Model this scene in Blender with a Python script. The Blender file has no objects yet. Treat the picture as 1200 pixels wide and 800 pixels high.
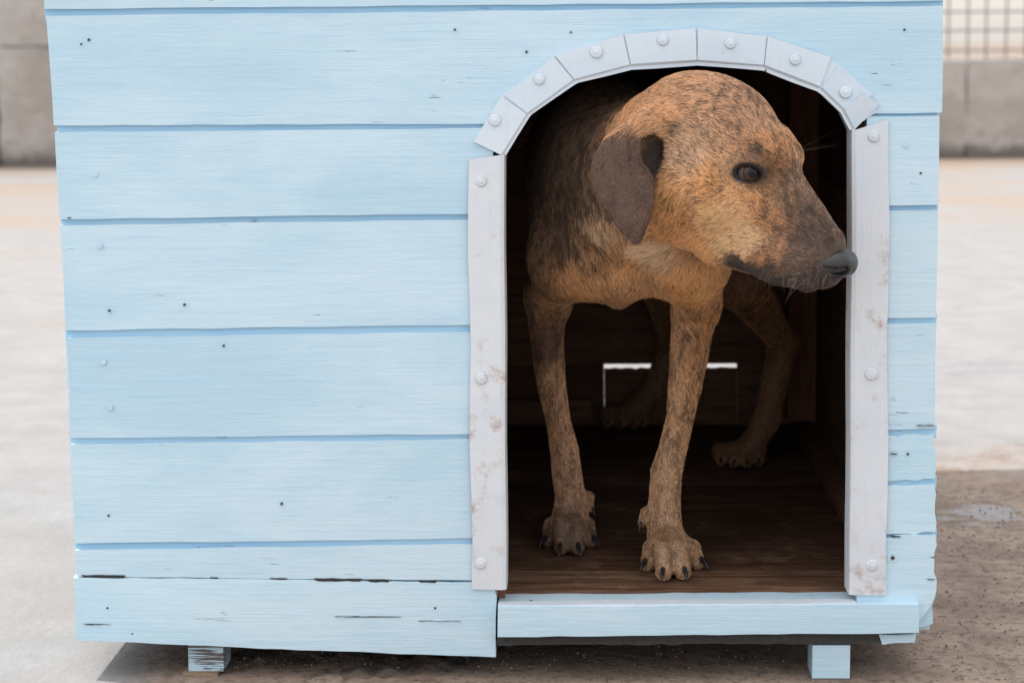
import bpy, bmesh, math, random
import numpy as np
from mathutils import Vector, Matrix

# ------------------------------------------------------------------ camera, sky, sun, exposure
CAM = np.array([0.0, -2.04, 0.645]); FPX = 2400.0
def _rx(a): c, s = math.cos(a), math.sin(a); return np.array([[1, 0, 0], [0, c, -s], [0, s, c]])
def _rz(a): c, s = math.cos(a), math.sin(a); return np.array([[c, -s, 0], [s, c, 0], [0, 0, 1]])
RC = _rz(math.radians(2.1)) @ _rx(math.radians(90 - 8.2)) @ _rz(math.radians(-0.6))

scene = bpy.context.scene
cd = bpy.data.cameras.new('camera'); cam = bpy.data.objects.new('camera', cd)
scene.collection.objects.link(cam); scene.camera = cam
m4 = np.eye(4); m4[:3, :3] = RC; m4[:3, 3] = CAM
cam.matrix_world = Matrix(m4.tolist())
cd.sensor_width = 36; cd.lens = FPX / 1200 * 36; cd.clip_start = 0.05; cd.clip_end = 2000
cd.dof.use_dof = True; cd.dof.focus_distance = 2.04; cd.dof.aperture_fstop = 8.0

SUN = np.array([-0.52, 0.16, 1.0]); SUN /= np.linalg.norm(SUN)          # towards the sun
world = bpy.data.worlds.new('World'); scene.world = world; world.use_nodes = True
wn = world.node_tree; bg = wn.nodes['Background']
sky = wn.nodes.new('ShaderNodeTexSky'); sky.sky_type = 'NISHITA'; sky.sun_disc = False
sky.sun_elevation = math.asin(SUN[2]); sky.sun_rotation = math.atan2(SUN[0], SUN[1])
sky.air_density = 1.0; sky.dust_density = 3.0; sky.ozone_density = 1.0
veil = wn.nodes.new('ShaderNodeMix'); veil.data_type = 'RGBA'; veil.inputs[0].default_value = .62          # thin bright cloud over the whole sky
tcs = wn.nodes.new('ShaderNodeTexCoord'); sxyz = wn.nodes.new('ShaderNodeSeparateXYZ'); wn.links.new(tcs.outputs['Generated'], sxyz.inputs[0])
zen = wn.nodes.new('ShaderNodeMapRange'); wn.links.new(sxyz.outputs[2], zen.inputs[0])                   # an overcast veil is brighter overhead than at the horizon
zen.inputs[1].default_value, zen.inputs[2].default_value, zen.inputs[3].default_value, zen.inputs[4].default_value = 0, 1, .62, 1.75
vcol = wn.nodes.new('ShaderNodeVectorMath'); vcol.operation = 'SCALE'; vcol.inputs[0].default_value = (5.0, 4.75, 4.4)
wn.links.new(zen.outputs[0], vcol.inputs[3]); wn.links.new(vcol.outputs[0], veil.inputs[7])
wn.links.new(sky.outputs[0], veil.inputs[6]); wn.links.new(veil.outputs[2], bg.inputs[0]); bg.inputs[1].default_value = 0.15
sl = bpy.data.lights.new('sun', 'SUN'); sl.energy = 2.0; sl.angle = math.radians(0.53); sl.color = (1.0, 0.965, 0.92)
so = bpy.data.objects.new('sun', sl); scene.collection.objects.link(so)
so.rotation_euler = Vector(SUN.tolist()).to_track_quat('Z', 'Y').to_euler(); so.location = (-2, 1, 5)
vs = scene.view_settings; vs.view_transform = 'Standard'; vs.look = 'None'; vs.gamma = 1.0; vs.exposure = 1.25
scene.render.engine = 'CYCLES'
scene.cycles.use_denoising = True
scene.cycles.max_bounces = 8; scene.cycles.diffuse_bounces = 5

def ray(px, py): return RC @ np.array([(px - 600) / FPX, -(py - 400) / FPX, -1.0])
def W(px, py, Y=0.0): d = ray(px, py); return CAM + d * (Y - CAM[1]) / d[1]     # pixel on an upright plane y = Y
def G(px, py, Z=0.0): d = ray(px, py); return CAM + d * (Z - CAM[2]) / d[2]     # pixel on a level plane z = Z
rnd = random.Random(7); rng = np.random.default_rng(11)
COL = scene.collection

# ------------------------------------------------------------------ helpers
def empty(name, loc, label, cat, group=None):
    o = bpy.data.objects.new(name, None); COL.objects.link(o); o.location = loc; o.empty_display_size = .1
    tag(o, label, cat, group); return o
def tag(o, label=None, cat=None, group=None, kind=None):
    if label: o['label'] = label
    if cat: o['category'] = cat
    if group: o['group'] = group
    if kind: o['kind'] = kind
    return o
def link_mesh(name, me, mat, parent=None):
    """mesh data in world metres -> object with its origin at its middle"""
    n = len(me.vertices); co = np.empty(n * 3, np.float32); me.vertices.foreach_get('co', co); co = co.reshape(-1, 3)
    c = (co.min(0) + co.max(0)) / 2; me.vertices.foreach_set('co', (co - c).ravel())
    if mat is not None: me.materials.append(mat)
    o = bpy.data.objects.new(name, me); COL.objects.link(o)
    o.location = Vector(c.tolist()) - (abs_loc(parent) if parent else Vector())
    o.parent = parent; me.update(); return o
def abs_loc(o):
    v = Vector(o.location)
    while o.parent: o = o.parent; v += Vector(o.location)
    return v
def from_bm(name, bm, mat, parent=None, smooth=False, bevel=0, seg=2):
    if bevel:
        es = [e for e in bm.edges if len(e.link_faces) == 2 and e.calc_face_angle(0) > .5]
        bmesh.ops.bevel(bm, geom=es, offset=bevel, segments=seg, profile=.6, affect='EDGES', clamp_overlap=True)
    bmesh.ops.recalc_face_normals(bm, faces=bm.faces)
    me = bpy.data.meshes.new(name); bm.to_mesh(me); bm.free()
    if smooth:
        for p in me.polygons: p.use_smooth = True
    return link_mesh(name, me, mat, parent)
def box_bm(lo, hi, bm=None):
    bm = bm or bmesh.new()
    vs_ = [bm.verts.new((x, y, z)) for x in (lo[0], hi[0]) for y in (lo[1], hi[1]) for z in (lo[2], hi[2])]
    for f in ((0, 1, 3, 2), (4, 6, 7, 5), (0, 4, 5, 1), (2, 3, 7, 6), (0, 2, 6, 4), (1, 5, 7, 3)): bm.faces.new([vs_[i] for i in f])
    return bm
def box(name, lo, hi, mat, parent=None, bevel=.002): return from_bm(name, box_bm(lo, hi), mat, parent, bevel=bevel)
def prism(front, back, step=0, jit=0):
    """two matching outlines -> a closed solid; the outline can be cut into short runs and roughened"""
    n = len(front); f2, b2 = [], []
    for i in range(n):
        a, b = np.array(front[i]), np.array(front[(i + 1) % n]); c, d = np.array(back[i]), np.array(back[(i + 1) % n])
        k = max(1, int(np.linalg.norm(b - a) / step)) if step else 1
        for j in range(k):
            t = j / k; o = np.array([rnd.uniform(-jit, jit), 0, rnd.uniform(-jit, jit)]) if j else 0
            f2.append(a + (b - a) * t + o); b2.append(c + (d - c) * t + o)
    bm = bmesh.new()
    fv = [bm.verts.new(p) for p in f2]; bv = [bm.verts.new(p) for p in b2]; n = len(fv)
    bm.faces.new(fv); bm.faces.new(bv[::-1])
    for i in range(n): bm.faces.new((fv[i], bv[i], bv[(i + 1) % n], fv[(i + 1) % n]))
    return bm
def slab(name, pix, y0, th, mat, parent=None, bevel=.0016, step=.035, jit=.0005):
    """pixel outline laid on the plane y = y0, given a thickness th into the house"""
    f = [W(x, y, y0) for x, y in pix]; b = [p + np.array([0, th, 0]) for p in f]
    return from_bm(name, prism(f, b, step, jit), mat, parent, bevel=bevel)

# ------------------------------------------------------------------ materials
class NT:
    def __init__(s, name):
        s.m = bpy.data.materials.new(name); s.m.use_nodes = True; s.t = s.m.node_tree
        s.b = s.t.nodes['Principled BSDF']; s.pos = s.n('ShaderNodeNewGeometry').outputs['Position']
        s.rand = s.n('ShaderNodeObjectInfo').outputs['Random']
    def n(s, typ, **k):
        nd = s.t.nodes.new(typ)
        for a, v in k.items(): setattr(nd, a, v)
        return nd
    def put(s, sock, v):
        if hasattr(v, 'is_output'): s.t.links.new(v, sock)
        else: sock.default_value = v
    def mapv(s, scale=(1, 1, 1), vec=None, shift=False):
        m = s.n('ShaderNodeMapping'); s.put(m.inputs['Vector'], vec or s.pos); m.inputs['Scale'].default_value = scale
        if shift:
            c = s.n('ShaderNodeCombineXYZ'); k = s.math('MULTIPLY', s.rand, 37.0)
            for i in range(3): s.put(c.inputs[i], k)
            s.put(m.inputs['Location'], c.outputs[0])
        return m.outputs[0]
    def noise(s, scale, detail=4, rough=.55, vec=None, dist=0):
        nd = s.n('ShaderNodeTexNoise'); s.put(nd.inputs['Vector'], vec or s.pos)
        nd.inputs['Scale'].default_value = scale; nd.inputs['Detail'].default_value = detail
        nd.inputs['Roughness'].default_value = rough; nd.inputs['Distortion'].default_value = dist
        return nd.outputs[0]
    def ramp(s, fac, a, b, lo=0.0, hi=1.0):
        nd = s.n('ShaderNodeMapRange', interpolation_type='SMOOTHSTEP'); s.put(nd.inputs[0], fac)
        for i, v in zip((1, 2, 3, 4), (a, b, lo, hi)): nd.inputs[i].default_value = v
        return nd.outputs[0]
    def math(s, op, a, b=0.0):
        nd = s.n('ShaderNodeMath', operation=op); s.put(nd.inputs[0], a); s.put(nd.inputs[1], b); return nd.outputs[0]
    def mix(s, fac, a, b):
        nd = s.n('ShaderNodeMix', data_type='RGBA'); s.put(nd.inputs[0], fac)
        for i, v in ((6, a), (7, b)): s.put(nd.inputs[i], tuple(v) + (1,) if isinstance(v, tuple) and len(v) == 3 else v)
        return nd.outputs[2]
    def xyz(s):
        nd = s.n('ShaderNodeSeparateXYZ'); s.put(nd.inputs[0], s.pos); return nd.outputs
    def bump(s, h, strength=.3, dist=.002, prev=None):
        nd = s.n('ShaderNodeBump'); nd.inputs['Strength'].default_value = strength; nd.inputs['Distance'].default_value = dist
        s.put(nd.inputs['Height'], h)
        if prev is not None: s.put(nd.inputs['Normal'], prev)
        return nd.outputs[0]
    def blob(s, c, r):
        """soft round mask about a world point"""
        d = s.n('ShaderNodeVectorMath', operation='DISTANCE'); s.put(d.inputs[0], s.pos); d.inputs[1].default_value = tuple(c)
        return s.ramp(d.outputs['Value'], r, r * .55)
    def done(s, color, rough=.6, normal=None, spec=.5):
        s.put(s.b.inputs['Base Color'], tuple(color) + (1,) if isinstance(color, tuple) and len(color) == 3 else color)
        s.put(s.b.inputs['Roughness'], rough); s.b.inputs['Specular IOR Level'].default_value = spec
        if normal is not None: s.put(s.b.inputs['Normal'], normal)
        return s.m

def paint(name, c1, c2, strong, chip=(.10, .085, .08), wear=.64, vert=False, rust=None, area=.61):
    """brushed gloss paint on sawn board: long brush strokes, blotches, pin-holes, chips to bare wood"""
    t = NT(name)
    sc = (1, 1, 1)
    g = t.mapv((2.5, 25, 60) if not vert else (60, 25, 2.5), shift=True)
    grain = t.noise(4.0, 6, .6, g, .3)
    fine = t.noise(16.0, 4, .6, g)
    blot = t.noise(4.2, 6, .66, t.mapv((.7, 1, 1.9), shift=True), .4)
    col = t.mix(t.ramp(blot, .32, .68), c1, c2)
    col = t.mix(t.ramp(grain, .50, .74, 0, .26), col, strong)
    col = t.mix(t.ramp(t.noise(7.0, 5, .6, g, .8),   .54, .72, 0, .20), col, tuple(min(.8, x * 1.16) for x in c2))
    col = t.mix(t.math('MULTIPLY', t.ramp(blot, .6, .75), t.ramp(fine, .5, .62, 0, .5)), col, strong)
    pin = t.noise(52, 2, .5, t.mapv((1, 1, 1.3), shift=True))
    big = t.noise(3.1, 2, .5, t.mapv(shift=True))
    hole = t.math('MULTIPLY', t.ramp(pin, .76, .79), t.ramp(big, .47, .58))
    streak = t.math('MULTIPLY', t.ramp(t.noise(9, 5, .62, g), wear, wear + .025), t.ramp(t.noise(14, 3, .6, t.mapv(shift=True)), area, area + .06))
    mask = t.math('MAXIMUM', hole, streak)
    col = t.mix(mask, col, chip)
    if rust:
        r = t.math('MULTIPLY', t.ramp(t.noise(55, 5, .7), .5, .72), t.ramp(t.noise(7, 3, .6), .40, .62))
        z = t.ramp(t.xyz()[2], .62, .35)
        col = t.mix(t.math('MULTIPLY', t.math('MULTIPLY', r, z), .75), col, rust)
    h = t.math('ADD', t.math('ADD', t.math('MULTIPLY', grain, .8), t.math('MULTIPLY', fine, .35)), t.math('MULTIPLY', t.noise(38, 4, .6, t.mapv((.6, 1, 1.4), shift=True)), .9))
    nrm = t.bump(h, .38, .0016); nrm = t.bump(t.math('SUBTRACT', 1.0, mask), .6, .0012, nrm)
    return t.done(col, t.ramp(grain, .3, .7, .38, .6), nrm, .4)

M = {}
M['blue'] = paint('blue_paint', (.425, .595, .70), (.535, .675, .755), (.29, .51, .69))
M['chipped'] = paint('chipped_blue_paint', (.40, .56, .66), (.46, .61, .70), (.28, .48, .64), wear=.50, area=.46)
M['groove'] = paint('groove_shade_blue_paint', (.30, .52, .70), (.38, .58, .73), (.22, .44, .63), wear=.62)  # less worn blue, with groove shade and blue bounce put into the colour
M['worn_blue'] = paint('worn_blue_paint', (.44, .62, .725), (.54, .69, .775), (.29, .515, .69), wear=.635)
M['white'] = paint('white_trim_paint', (.555, .645, .725), (.635, .69, .745), (.48, .60, .71), wear=.66, vert=True)
M['white_rust'] = paint('white_rusty_trim_paint', (.575, .615, .66), (.64, .66, .685), (.52, .60, .68), wear=.66, vert=True, rust=(.36, .21, .14))

def wood(name, c1, c2, vert=False, axis='x', dust=None):
    t = NT(name)
    s = {'x': (1.6, 40, 40), 'z': (40, 40, 1.6), 'y': (40, 1.6, 40)}[axis]
    g = t.mapv(s, shift=True); a = t.noise(3, 7, .65, g, .6); b = t.noise(12, 4, .6, g); bl = t.noise(6, 3, .6, t.mapv(shift=True))
    col = t.mix(t.ramp(a, .35, .65), c1, c2)
    col = t.mix(t.ramp(b, .50, .66, 0, .8), col, tuple(x * .35 for x in c1))
    col = t.mix(t.ramp(bl, .5, .75, 0, .5), col, tuple(x * .55 for x in c1))
    col = t.mix(t.ramp(t.rand, 0, 1, 0, .75), col, tuple(x * .5 for x in c1))
    if dust: col = t.mix(t.math('MULTIPLY', t.ramp(t.noise(20, 5, .7), .52, .72, 0, .7), t.ramp(b, .4, .6)), col, dust)
    nrm = t.bump(t.math('ADD', a, t.math('MULTIPLY', b, .5)), .5, .002)
    return t.done(col, t.ramp(a, .3, .7, .75, .95), nrm, .04)
M['floor'] = wood('worn_floor_plank', (.095, .05, .031), (.29, .17, .11), axis='x', dust=(.32, .21, .15))
M['back'] = wood('inside_plank', (.25, .135, .09), (.37, .21, .14), axis='x')
M['side'] = wood('inside_side_plank', (.22, .118, .08), (.33, .185, .12), axis='y')
M['post'] = wood('inside_post', (.36, .165, .105), (.46, .225, .145), axis='z')
M['bare'] = wood('bare_wood', (.24, .17, .11), (.33, .24, .17), axis='x')

t = NT('tar_felt'); f = t.noise(180, 4, .7)
M['felt'] = t.done(t.mix(f, (.018, .018, .018), (.07, .068, .065)), .85, t.bump(f, .8, .003))
t = NT('roof_felt'); f = t.noise(120, 5, .7); f2 = t.noise(4, 4)
M['roof'] = t.done(t.mix(f2, (.10, .095, .09), (.17, .16, .15)), .9, t.bump(f, .8, .003))

# ------------------------------------------------------------------ the setting
t = NT('pale_concrete_ground')
p = t.pos; n1 = t.noise(1.3, 6, .6); n2 = t.noise(9, 6, .65); n3 = t.noise(70, 5, .7); n4 = t.noise(.35, 3, .5)
col = t.mix(t.ramp(n2, .3, .7), (.19, .189, .187), (.228, .227, .226))
col = t.mix(t.ramp(n1, .52, .70, 0, .55), col, (.20, .18, .16))
col = t.mix(t.ramp(n3, .56, .75, 0, .5), col, (.13, .115, .104))
y = t.xyz()[1]
band = t.math('MULTIPLY', t.ramp(y, 3.6, 6.2), t.ramp(t.noise(.9, 5, .65, t.mapv((.35, 1, 1))), .42, .58, 0, .8))
col = t.mix(band, col, (.235, .185, .145))
base_dirt = t.math('MULTIPLY', t.ramp(y, 8.4, 9.25), .8)
col = t.mix(base_dirt, col, (.19, .145, .11))
# trodden soil round and under the kennel
wob = t.math('MULTIPLY', t.math('SUBTRACT', t.noise(4.5, 5, .6), .5), .75)
d = t.n('ShaderNodeVectorMath', operation='DISTANCE'); t.put(d.inputs[0], t.mapv((.85, 1.0, 1))); d.inputs[1].default_value = (.32, .30, 0)
soil = t.math('MULTIPLY', t.ramp(t.math('ADD', d.outputs['Value'], wob), .98, .72), t.ramp(t.math('ADD', t.xyz()[0], t.math('MULTIPLY', wob, .15)), -.50, -.43))
soilc = t.mix(t.ramp(n2, .35, .65), (.185, .125, .09), (.30, .22, .165))
soilc = t.mix(t.ramp(n3, .47, .66, 0, .85), soilc, (.085, .062, .048)); soilc = t.mix(t.ramp(t.noise(190, 3, .7), .60, .70, 0, .6), soilc, (.40, .36, .32))
col = t.mix(t.math('MULTIPLY', soil, .93), col, soilc)
# damp patches
damp = t.math('MAXIMUM', t.blob(G(1150, 603), .085), t.math('MULTIPLY', t.blob(G(1140, 432), .16), .9))
damp = t.math('MULTIPLY', damp, t.ramp(t.noise(22, 5, .65, t.mapv((.6, 1, 1))), .42, .56))
col = t.mix(t.math('MULTIPLY', damp, .75), col, (.16, .15, .16))
rough = t.ramp(damp, 0, 1, .88, .22)
nrm = t.bump(t.math('ADD', t.math('MULTIPLY', n2, .6), t.math('MULTIPLY', n3, .5)), .55, .012)
M['ground'] = t.done(col, rough, nrm, .4)
bm = bmesh.new(); bmesh.ops.create_grid(bm, x_segments=8, y_segments=8, size=300)
ground = tag(from_bm('ground', bm, M['ground']), kind='structure')

t = NT('old_concrete_wall')
a = t.noise(2.2, 6, .62); b = t.noise(14, 6, .68); c = t.noise(.8, 4, .6, t.mapv((1, 1, .35)))
col = t.mix(t.ramp(a, .35, .65), (.33, .295, .265), (.43, .395, .365))
col = t.mix(t.ramp(b, .52, .72, 0, .6), col, (.25, .215, .19))
col = t.mix(t.ramp(c, .5, .68, 0, .45), col, (.52, .485, .45))
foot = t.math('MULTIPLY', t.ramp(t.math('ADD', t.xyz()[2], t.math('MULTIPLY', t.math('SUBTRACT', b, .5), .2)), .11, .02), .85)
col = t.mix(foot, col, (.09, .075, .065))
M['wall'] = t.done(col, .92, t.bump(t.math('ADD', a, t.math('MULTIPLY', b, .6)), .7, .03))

YW = 9.45
def rough_block(name, lo, hi, parent, seed):
    r_ = random.Random(seed); bm = box_bm(lo, hi)
    bmesh.ops.subdivide_edges(bm, edges=bm.edges[:], cuts=5, use_grid_fill=True)
    for v in bm.verts:
        v.co.x += r_.uniform(-.008, .008); v.co.y += r_.uniform(-.006, .006); v.co.z += r_.uniform(-.009, .009)
    return from_bm(name, bm, M['wall'], parent, smooth=False)
zj = W(25, 57, YW)[2]
wl = empty('concrete_wall', (-3.5, YW, 0), 'tall grey concrete wall with a cracked joint between its courses', 'wall'); wl['kind'] = 'thing'
for k, (z0, z1) in enumerate(((0.0, zj - .008), (zj + .008, zj + .62), (zj + .636, zj + 1.2))):
    x = -9.0 + (.7 if k % 2 else 0)
    while x < -.4:
        w = 1.9; rough_block('block', (x, YW, z0 - (.1 if k == 0 else 0)), (min(x + w - .012, -.35), YW + .3, z1), wl, int(x * 10) + k * 77); x += w
zt = W(1150, 70, YW)[2]
wr = empty('retaining_wall', (3.5, YW, 0), 'low grey concrete wall with wire mesh standing above it', 'wall'); wr['kind'] = 'thing'
x = -.34
while x < 9:
    rough_block('block', (x, YW + .02, -.1), (x + 2.45, YW + .32, zt), wr, int(x * 31)); x += 2.455
tag(box('terrace', (-.34, YW + .322, -.1), (60, 120, zt - .03), M['ground'], bevel=0), kind='structure')
t = NT('galvanised_wire'); M['wire'] = t.done((.16, .15, .145), .6)
fn = empty('wire_fence', (2.4, YW + .17, zt), 'square wire mesh fence on top of the low concrete wall', 'fence')
cell = .108
def rod(a, b, r, n=6, bm=None):
    bm = bm or bmesh.new(); a, b = Vector(a), Vector(b); q = (b - a).to_track_quat('Z', 'Y')
    ring = [[bm.verts.new(e + q @ Vector((r * math.cos(i * 2 * math.pi / n), r * math.sin(i * 2 * math.pi / n), 0))) for i in range(n)] for e in (a, b)]
    for i in range(n): bm.faces.new((ring[0][i], ring[0][(i + 1) % n], ring[1][(i + 1) % n], ring[1][i]))
    bm.faces.new(ring[0][::-1]); bm.faces.new(ring[1]); return bm
for i in range(34):
    x = .95 + i * cell + rnd.uniform(-.004, .004); from_bm('wire', rod((x, YW + .17, zt - .02), (x + rnd.uniform(-.01, .01), YW + .17, zt + 1.15), .006), M['wire'], fn)
for j in range(11):
    z = zt + .05 + j * cell; from_bm('wire', rod((.9, YW + .162, z), (4.7, YW + .162, z + rnd.uniform(-.012, .012)), .006), M['wire'], fn)
for x in (.86, 4.74): from_bm('post', rod((x, YW + .17, zt - .1), (x, YW + .17, zt + 1.2), .025, 12), M['wire'], fn)

# ------------------------------------------------------------------ the kennel
XL, XR, ZF, YB = -.533, .352, .080, 1.03
kennel = empty('dog_house', (-.09, .5, 0), 'pale blue painted wooden dog house with a white edged arched doorway', 'dog house')
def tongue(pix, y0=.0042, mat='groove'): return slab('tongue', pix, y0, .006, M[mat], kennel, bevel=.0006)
BT = .019
# full-width boards above the doorway
slab('siding_board', [(50, -118), (1106, -128), (1106, 1), (52, 11)], 0, BT, M['blue'], kennel)
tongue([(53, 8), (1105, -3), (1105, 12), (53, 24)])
arch = [(572, 149), (585, 178), (609, 127), (668, 86), (737, 68), (817, 62), (899, 69), (968, 95), (1000, 124), (1019, 136)]
slab('siding_board', [(54, 19), (1105, 7), (1104, 132), (1019, 133)] + arch[::-1][1:-1] + [(577, 145), (63, 147)], 0, BT, M['blue'], kennel)
# boards beside the doorway, window side and latch side
L = [((64, 155), (578, 150), (578, 250), (70, 257)), ((70, 264), (578, 256.5), (578, 380), (78, 387)),
     ((79, 396), (578, 388), (578, 508), (83, 513)), ((83, 520.5), (578, 514), (578, 630), (88, 636.5)),
     ((88, 644.5), (560, 637.5), (560, 679.5), (90, 675))]
for q in L: slab('siding_board', q, rnd.uniform(-.0012, .0012), BT, M['blue'], kennel)
for a, b, c, d in ((143, 160, 140, 155), (253, 268, 246, 261), (383, 400, 376, 392), (509, 524, 504, 518), (633, 648, 626, 641)):
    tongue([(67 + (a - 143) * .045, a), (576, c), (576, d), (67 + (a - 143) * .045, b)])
Rr = [((1016, 136.5), (1101, 135.5), (1100, 240), (1016, 241)), ((1016, 247), (1099, 246), (1097, 372), (1016, 373)),
      ((1016, 380), (1097, 378.5), (1095.5, 502), (1016, 504)), ((1016, 511), (1095, 508.5), (1095.5, 561), (1016, 563.5)),
      ((1016, 569.5), (1095, 567), (1096, 623), (1016, 626))]
for k, q in enumerate(Rr): slab('siding_board', q, rnd.uniform(-.001, .001), BT, M['blue' if k < 3 else 'worn_blue'], kennel, jit=.0005 if k < 3 else .0015, step=.035 if k < 3 else .009)
for a, b in ((130, 140), (237, 251), (369, 383), (499, 514), (559, 572), (621, 634)):
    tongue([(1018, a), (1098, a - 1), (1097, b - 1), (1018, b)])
# lower boards nailed over the front
slab('siding_board', [(86, 676.5), (330, 679), (578, 682.5), (582, 700), (581, 769.5), (330, 760), (89, 750)], -.0012, .0195, M['worn_blue'], kennel, step=.02, jit=.0007)
slab('siding_board', [(1004, 629.5), (1096, 626.5), (1095.5, 700), (1088, 714), (1078, 726), (1005, 725.5)], -.0011, .018, M['worn_blue'], kennel, step=.009, jit=.0019)
slab('siding_board', [(1062, 716), (1094, 702), (1093, 730), (1082, 734), (1062, 733)], .004, .02, M['worn_blue'], kennel, step=.008, jit=.0016)
# inner lining frame that backs the doorway boards
slab('door_jamb', [(556, 140), (592, 140), (592, 700), (556, 700)], .0195, .02, M['post'], kennel)
slab('door_jamb', [(1000, 120), (1030, 120), (1030, 700), (1000, 700)], .0195, .02, M['post'], kennel)

# white edging strip: a flange on the wall and a lip folded into the opening
inner = [(591, 184), (621, 136), (675, 97), (740, 80), (817, 75), (895, 81), (960, 106), (985, 130), (998, 155)]
def edging(out_a, out_b, in_a, in_b, mat, tilt=0.0, y0=-.0035, nails=()):
    """one tab of the strip: flange between outer and inner edge, lip turned back through the doorway"""
    A, B, Cc, D = W(*out_a, y0 - tilt), W(*out_b, y0), W(*in_b, y0), W(*in_a, y0 - tilt * .3)
    n_in = (Cc + D - A - B) / 2; n_in /= np.linalg.norm(n_in); lip = np.array([0, .034, 0]); th = .0028
    bm = bmesh.new(); sec = []
    for o, i in ((A, D), (B, Cc)):
        inn = i - n_in * .004
        pr = [o, inn, i + np.array([0, .004, 0]), i + lip, i - n_in * th + lip, i - n_in * th + np.array([0, .006, 0]), inn + np.array([0, th, 0]), o + np.array([0, th, 0])]
        sec.append([bm.verts.new(p) for p in pr])
    k = len(sec[0])
    for j in range(k): bm.faces.new((sec[0][j], sec[1][j], sec[1][(j + 1) % k], sec[0][(j + 1) % k]))
    bm.faces.new(sec[0][::-1]); bm.faces.new(sec[1])
    o = from_bm('edging_strip', bm, M[mat], kennel, bevel=.0009)
    for (x, y) in nails: rivet(x, y, y0 - tilt * .5 - .0006, o, mat)
    return o
def rivet(x, y, y0, parent, mat):
    c = W(x, y, y0); bm = bmesh.new(); R_ = .0058 * rnd.uniform(.92, 1.08); n = 16; rows = []
    for r, h in ((R_, .0), (R_ * .95, -.0012), (R_ * .72, -.0019), (R_ * .60, -.0015), (R_ * .44, -.0021), (R_ * .2, -.0024)):
        rows.append([bm.verts.new((c[0] + r * math.cos(2 * math.pi * i / n), c[1] + h, c[2] + r * math.sin(2 * math.pi * i / n))) for i in range(n)])
    for a, b in zip(rows, rows[1:]):
        for i in range(n): bm.faces.new((a[i], a[(i + 1) % n], b[(i + 1) % n], b[i]))
    bm.faces.new(rows[-1])
    return from_bm('rivet', bm, M[mat], parent, smooth=True)
edging((555, 166), (587, 113), (591, 184), (621, 136), 'white', .001, nails=[(580, 141)])
edging((591, 112), (649, 66), (621, 136), (675, 97), 'white', .0, nails=[(632, 93)])
edging((650, 65), (730, 41), (675, 97), (740, 80), 'white', .001, nails=[(699, 61)])
edging((732, 40.5), (815, 33), (740, 80), (817, 75), 'white', .0, y0=-.0040, nails=[(777, 47)])
edging((818, 33), (898, 43), (817, 75), (895, 81), 'white', .001, nails=[(856, 51)])
edging((900, 43), (974, 67), (895, 81), (960, 106), 'white', .0, y0=-.0042, nails=[(932, 70)])
edging((968, 68), (986, 78), (956, 104), (964, 109), 'white', .0, y0=-.0018)
edging((984, 76), (1023, 111), (960, 106), (989, 134), 'white', .0015, nails=[(991, 108)])
edging((1012, 110), (1031, 122), (986, 130), (998, 155), 'white', .006, y0=-.0030)
ob = [(556, 164), (588, 113), (597, 106), (650, 66), (659, 61), (731, 42), (816, 34.5), (899, 44.5), (971, 68), (986, 78), (1021, 110), (1026, 132)]
ib = [(593, 182), (620, 138), (623, 134), (674, 99), (678, 97), (740, 82), (817, 77), (894, 83), (957, 107), (963, 111), (985, 132), (996, 153)]
slab('edging_backing', ob + ib[::-1], -.0016, .004, M['white'], kennel, bevel=.0006, step=.02, jit=.0004)
def strip(pix_out, pix_in, mat, nails, side):
    # cut into runs so the sheet can wander a little
    n = 9; o = None; y0 = -.0045
    bm = bmesh.new(); sec = []; th = .003
    for k in range(n + 1):
        s = k / n; wv = .0012 * math.sin(s * 9 + side) if 0 < k < n else 0; dx = .0011 * math.sin(s * 14 + 2 * side)
        O = W(pix_out[0][0] + (pix_out[1][0] - pix_out[0][0]) * s, pix_out[0][1] + (pix_out[1][1] - pix_out[0][1]) * s, y0 - wv) + np.array([dx, 0, 0])
        I = W(pix_in[0][0] + (pix_in[1][0] - pix_in[0][0]) * s, pix_in[0][1] + (pix_in[1][1] - pix_in[0][1]) * s, y0) + np.array([dx * .4, 0, 0])
        u = np.array([side, 0, 0])
        pr = [O, I - u * .005, I - u * .001 + np.array([0, .0015, 0]), I + np.array([0, .006, 0]), I + np.array([0, .036, 0]), I - u * th + np.array([0, .036, 0]),
              I - u * th + np.array([0, .008, 0]), I - u * .006 + np.array([0, th, 0]), O + np.array([0, th, 0])]
        sec.append([bm.verts.new(p) for p in pr])
    m = len(sec[0])
    for a, b in zip(sec, sec[1:]):
        for j in range(m): bm.faces.new((a[j], b[j], b[(j + 1) % m], a[(j + 1) % m]))
    bm.faces.new(sec[0][::-1]); bm.faces.new(sec[-1])
    o = from_bm('edging_strip', bm, M[mat], kennel, bevel=.0009)
    for (x, y) in nails: rivet(x, y, y0 - .0004, o, mat)
strip([(548.5, 187), (553, 690)], [(591.5, 182), (594, 691)], 'white_rust', [(564, 212), (564, 443), (563, 660)], 1)
strip([(1042, 140), (1039, 697)], [(998, 152), (995, 697)], 'white_rust', [(1024, 160), (1021, 438), (1022, 662)], -1)

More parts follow.
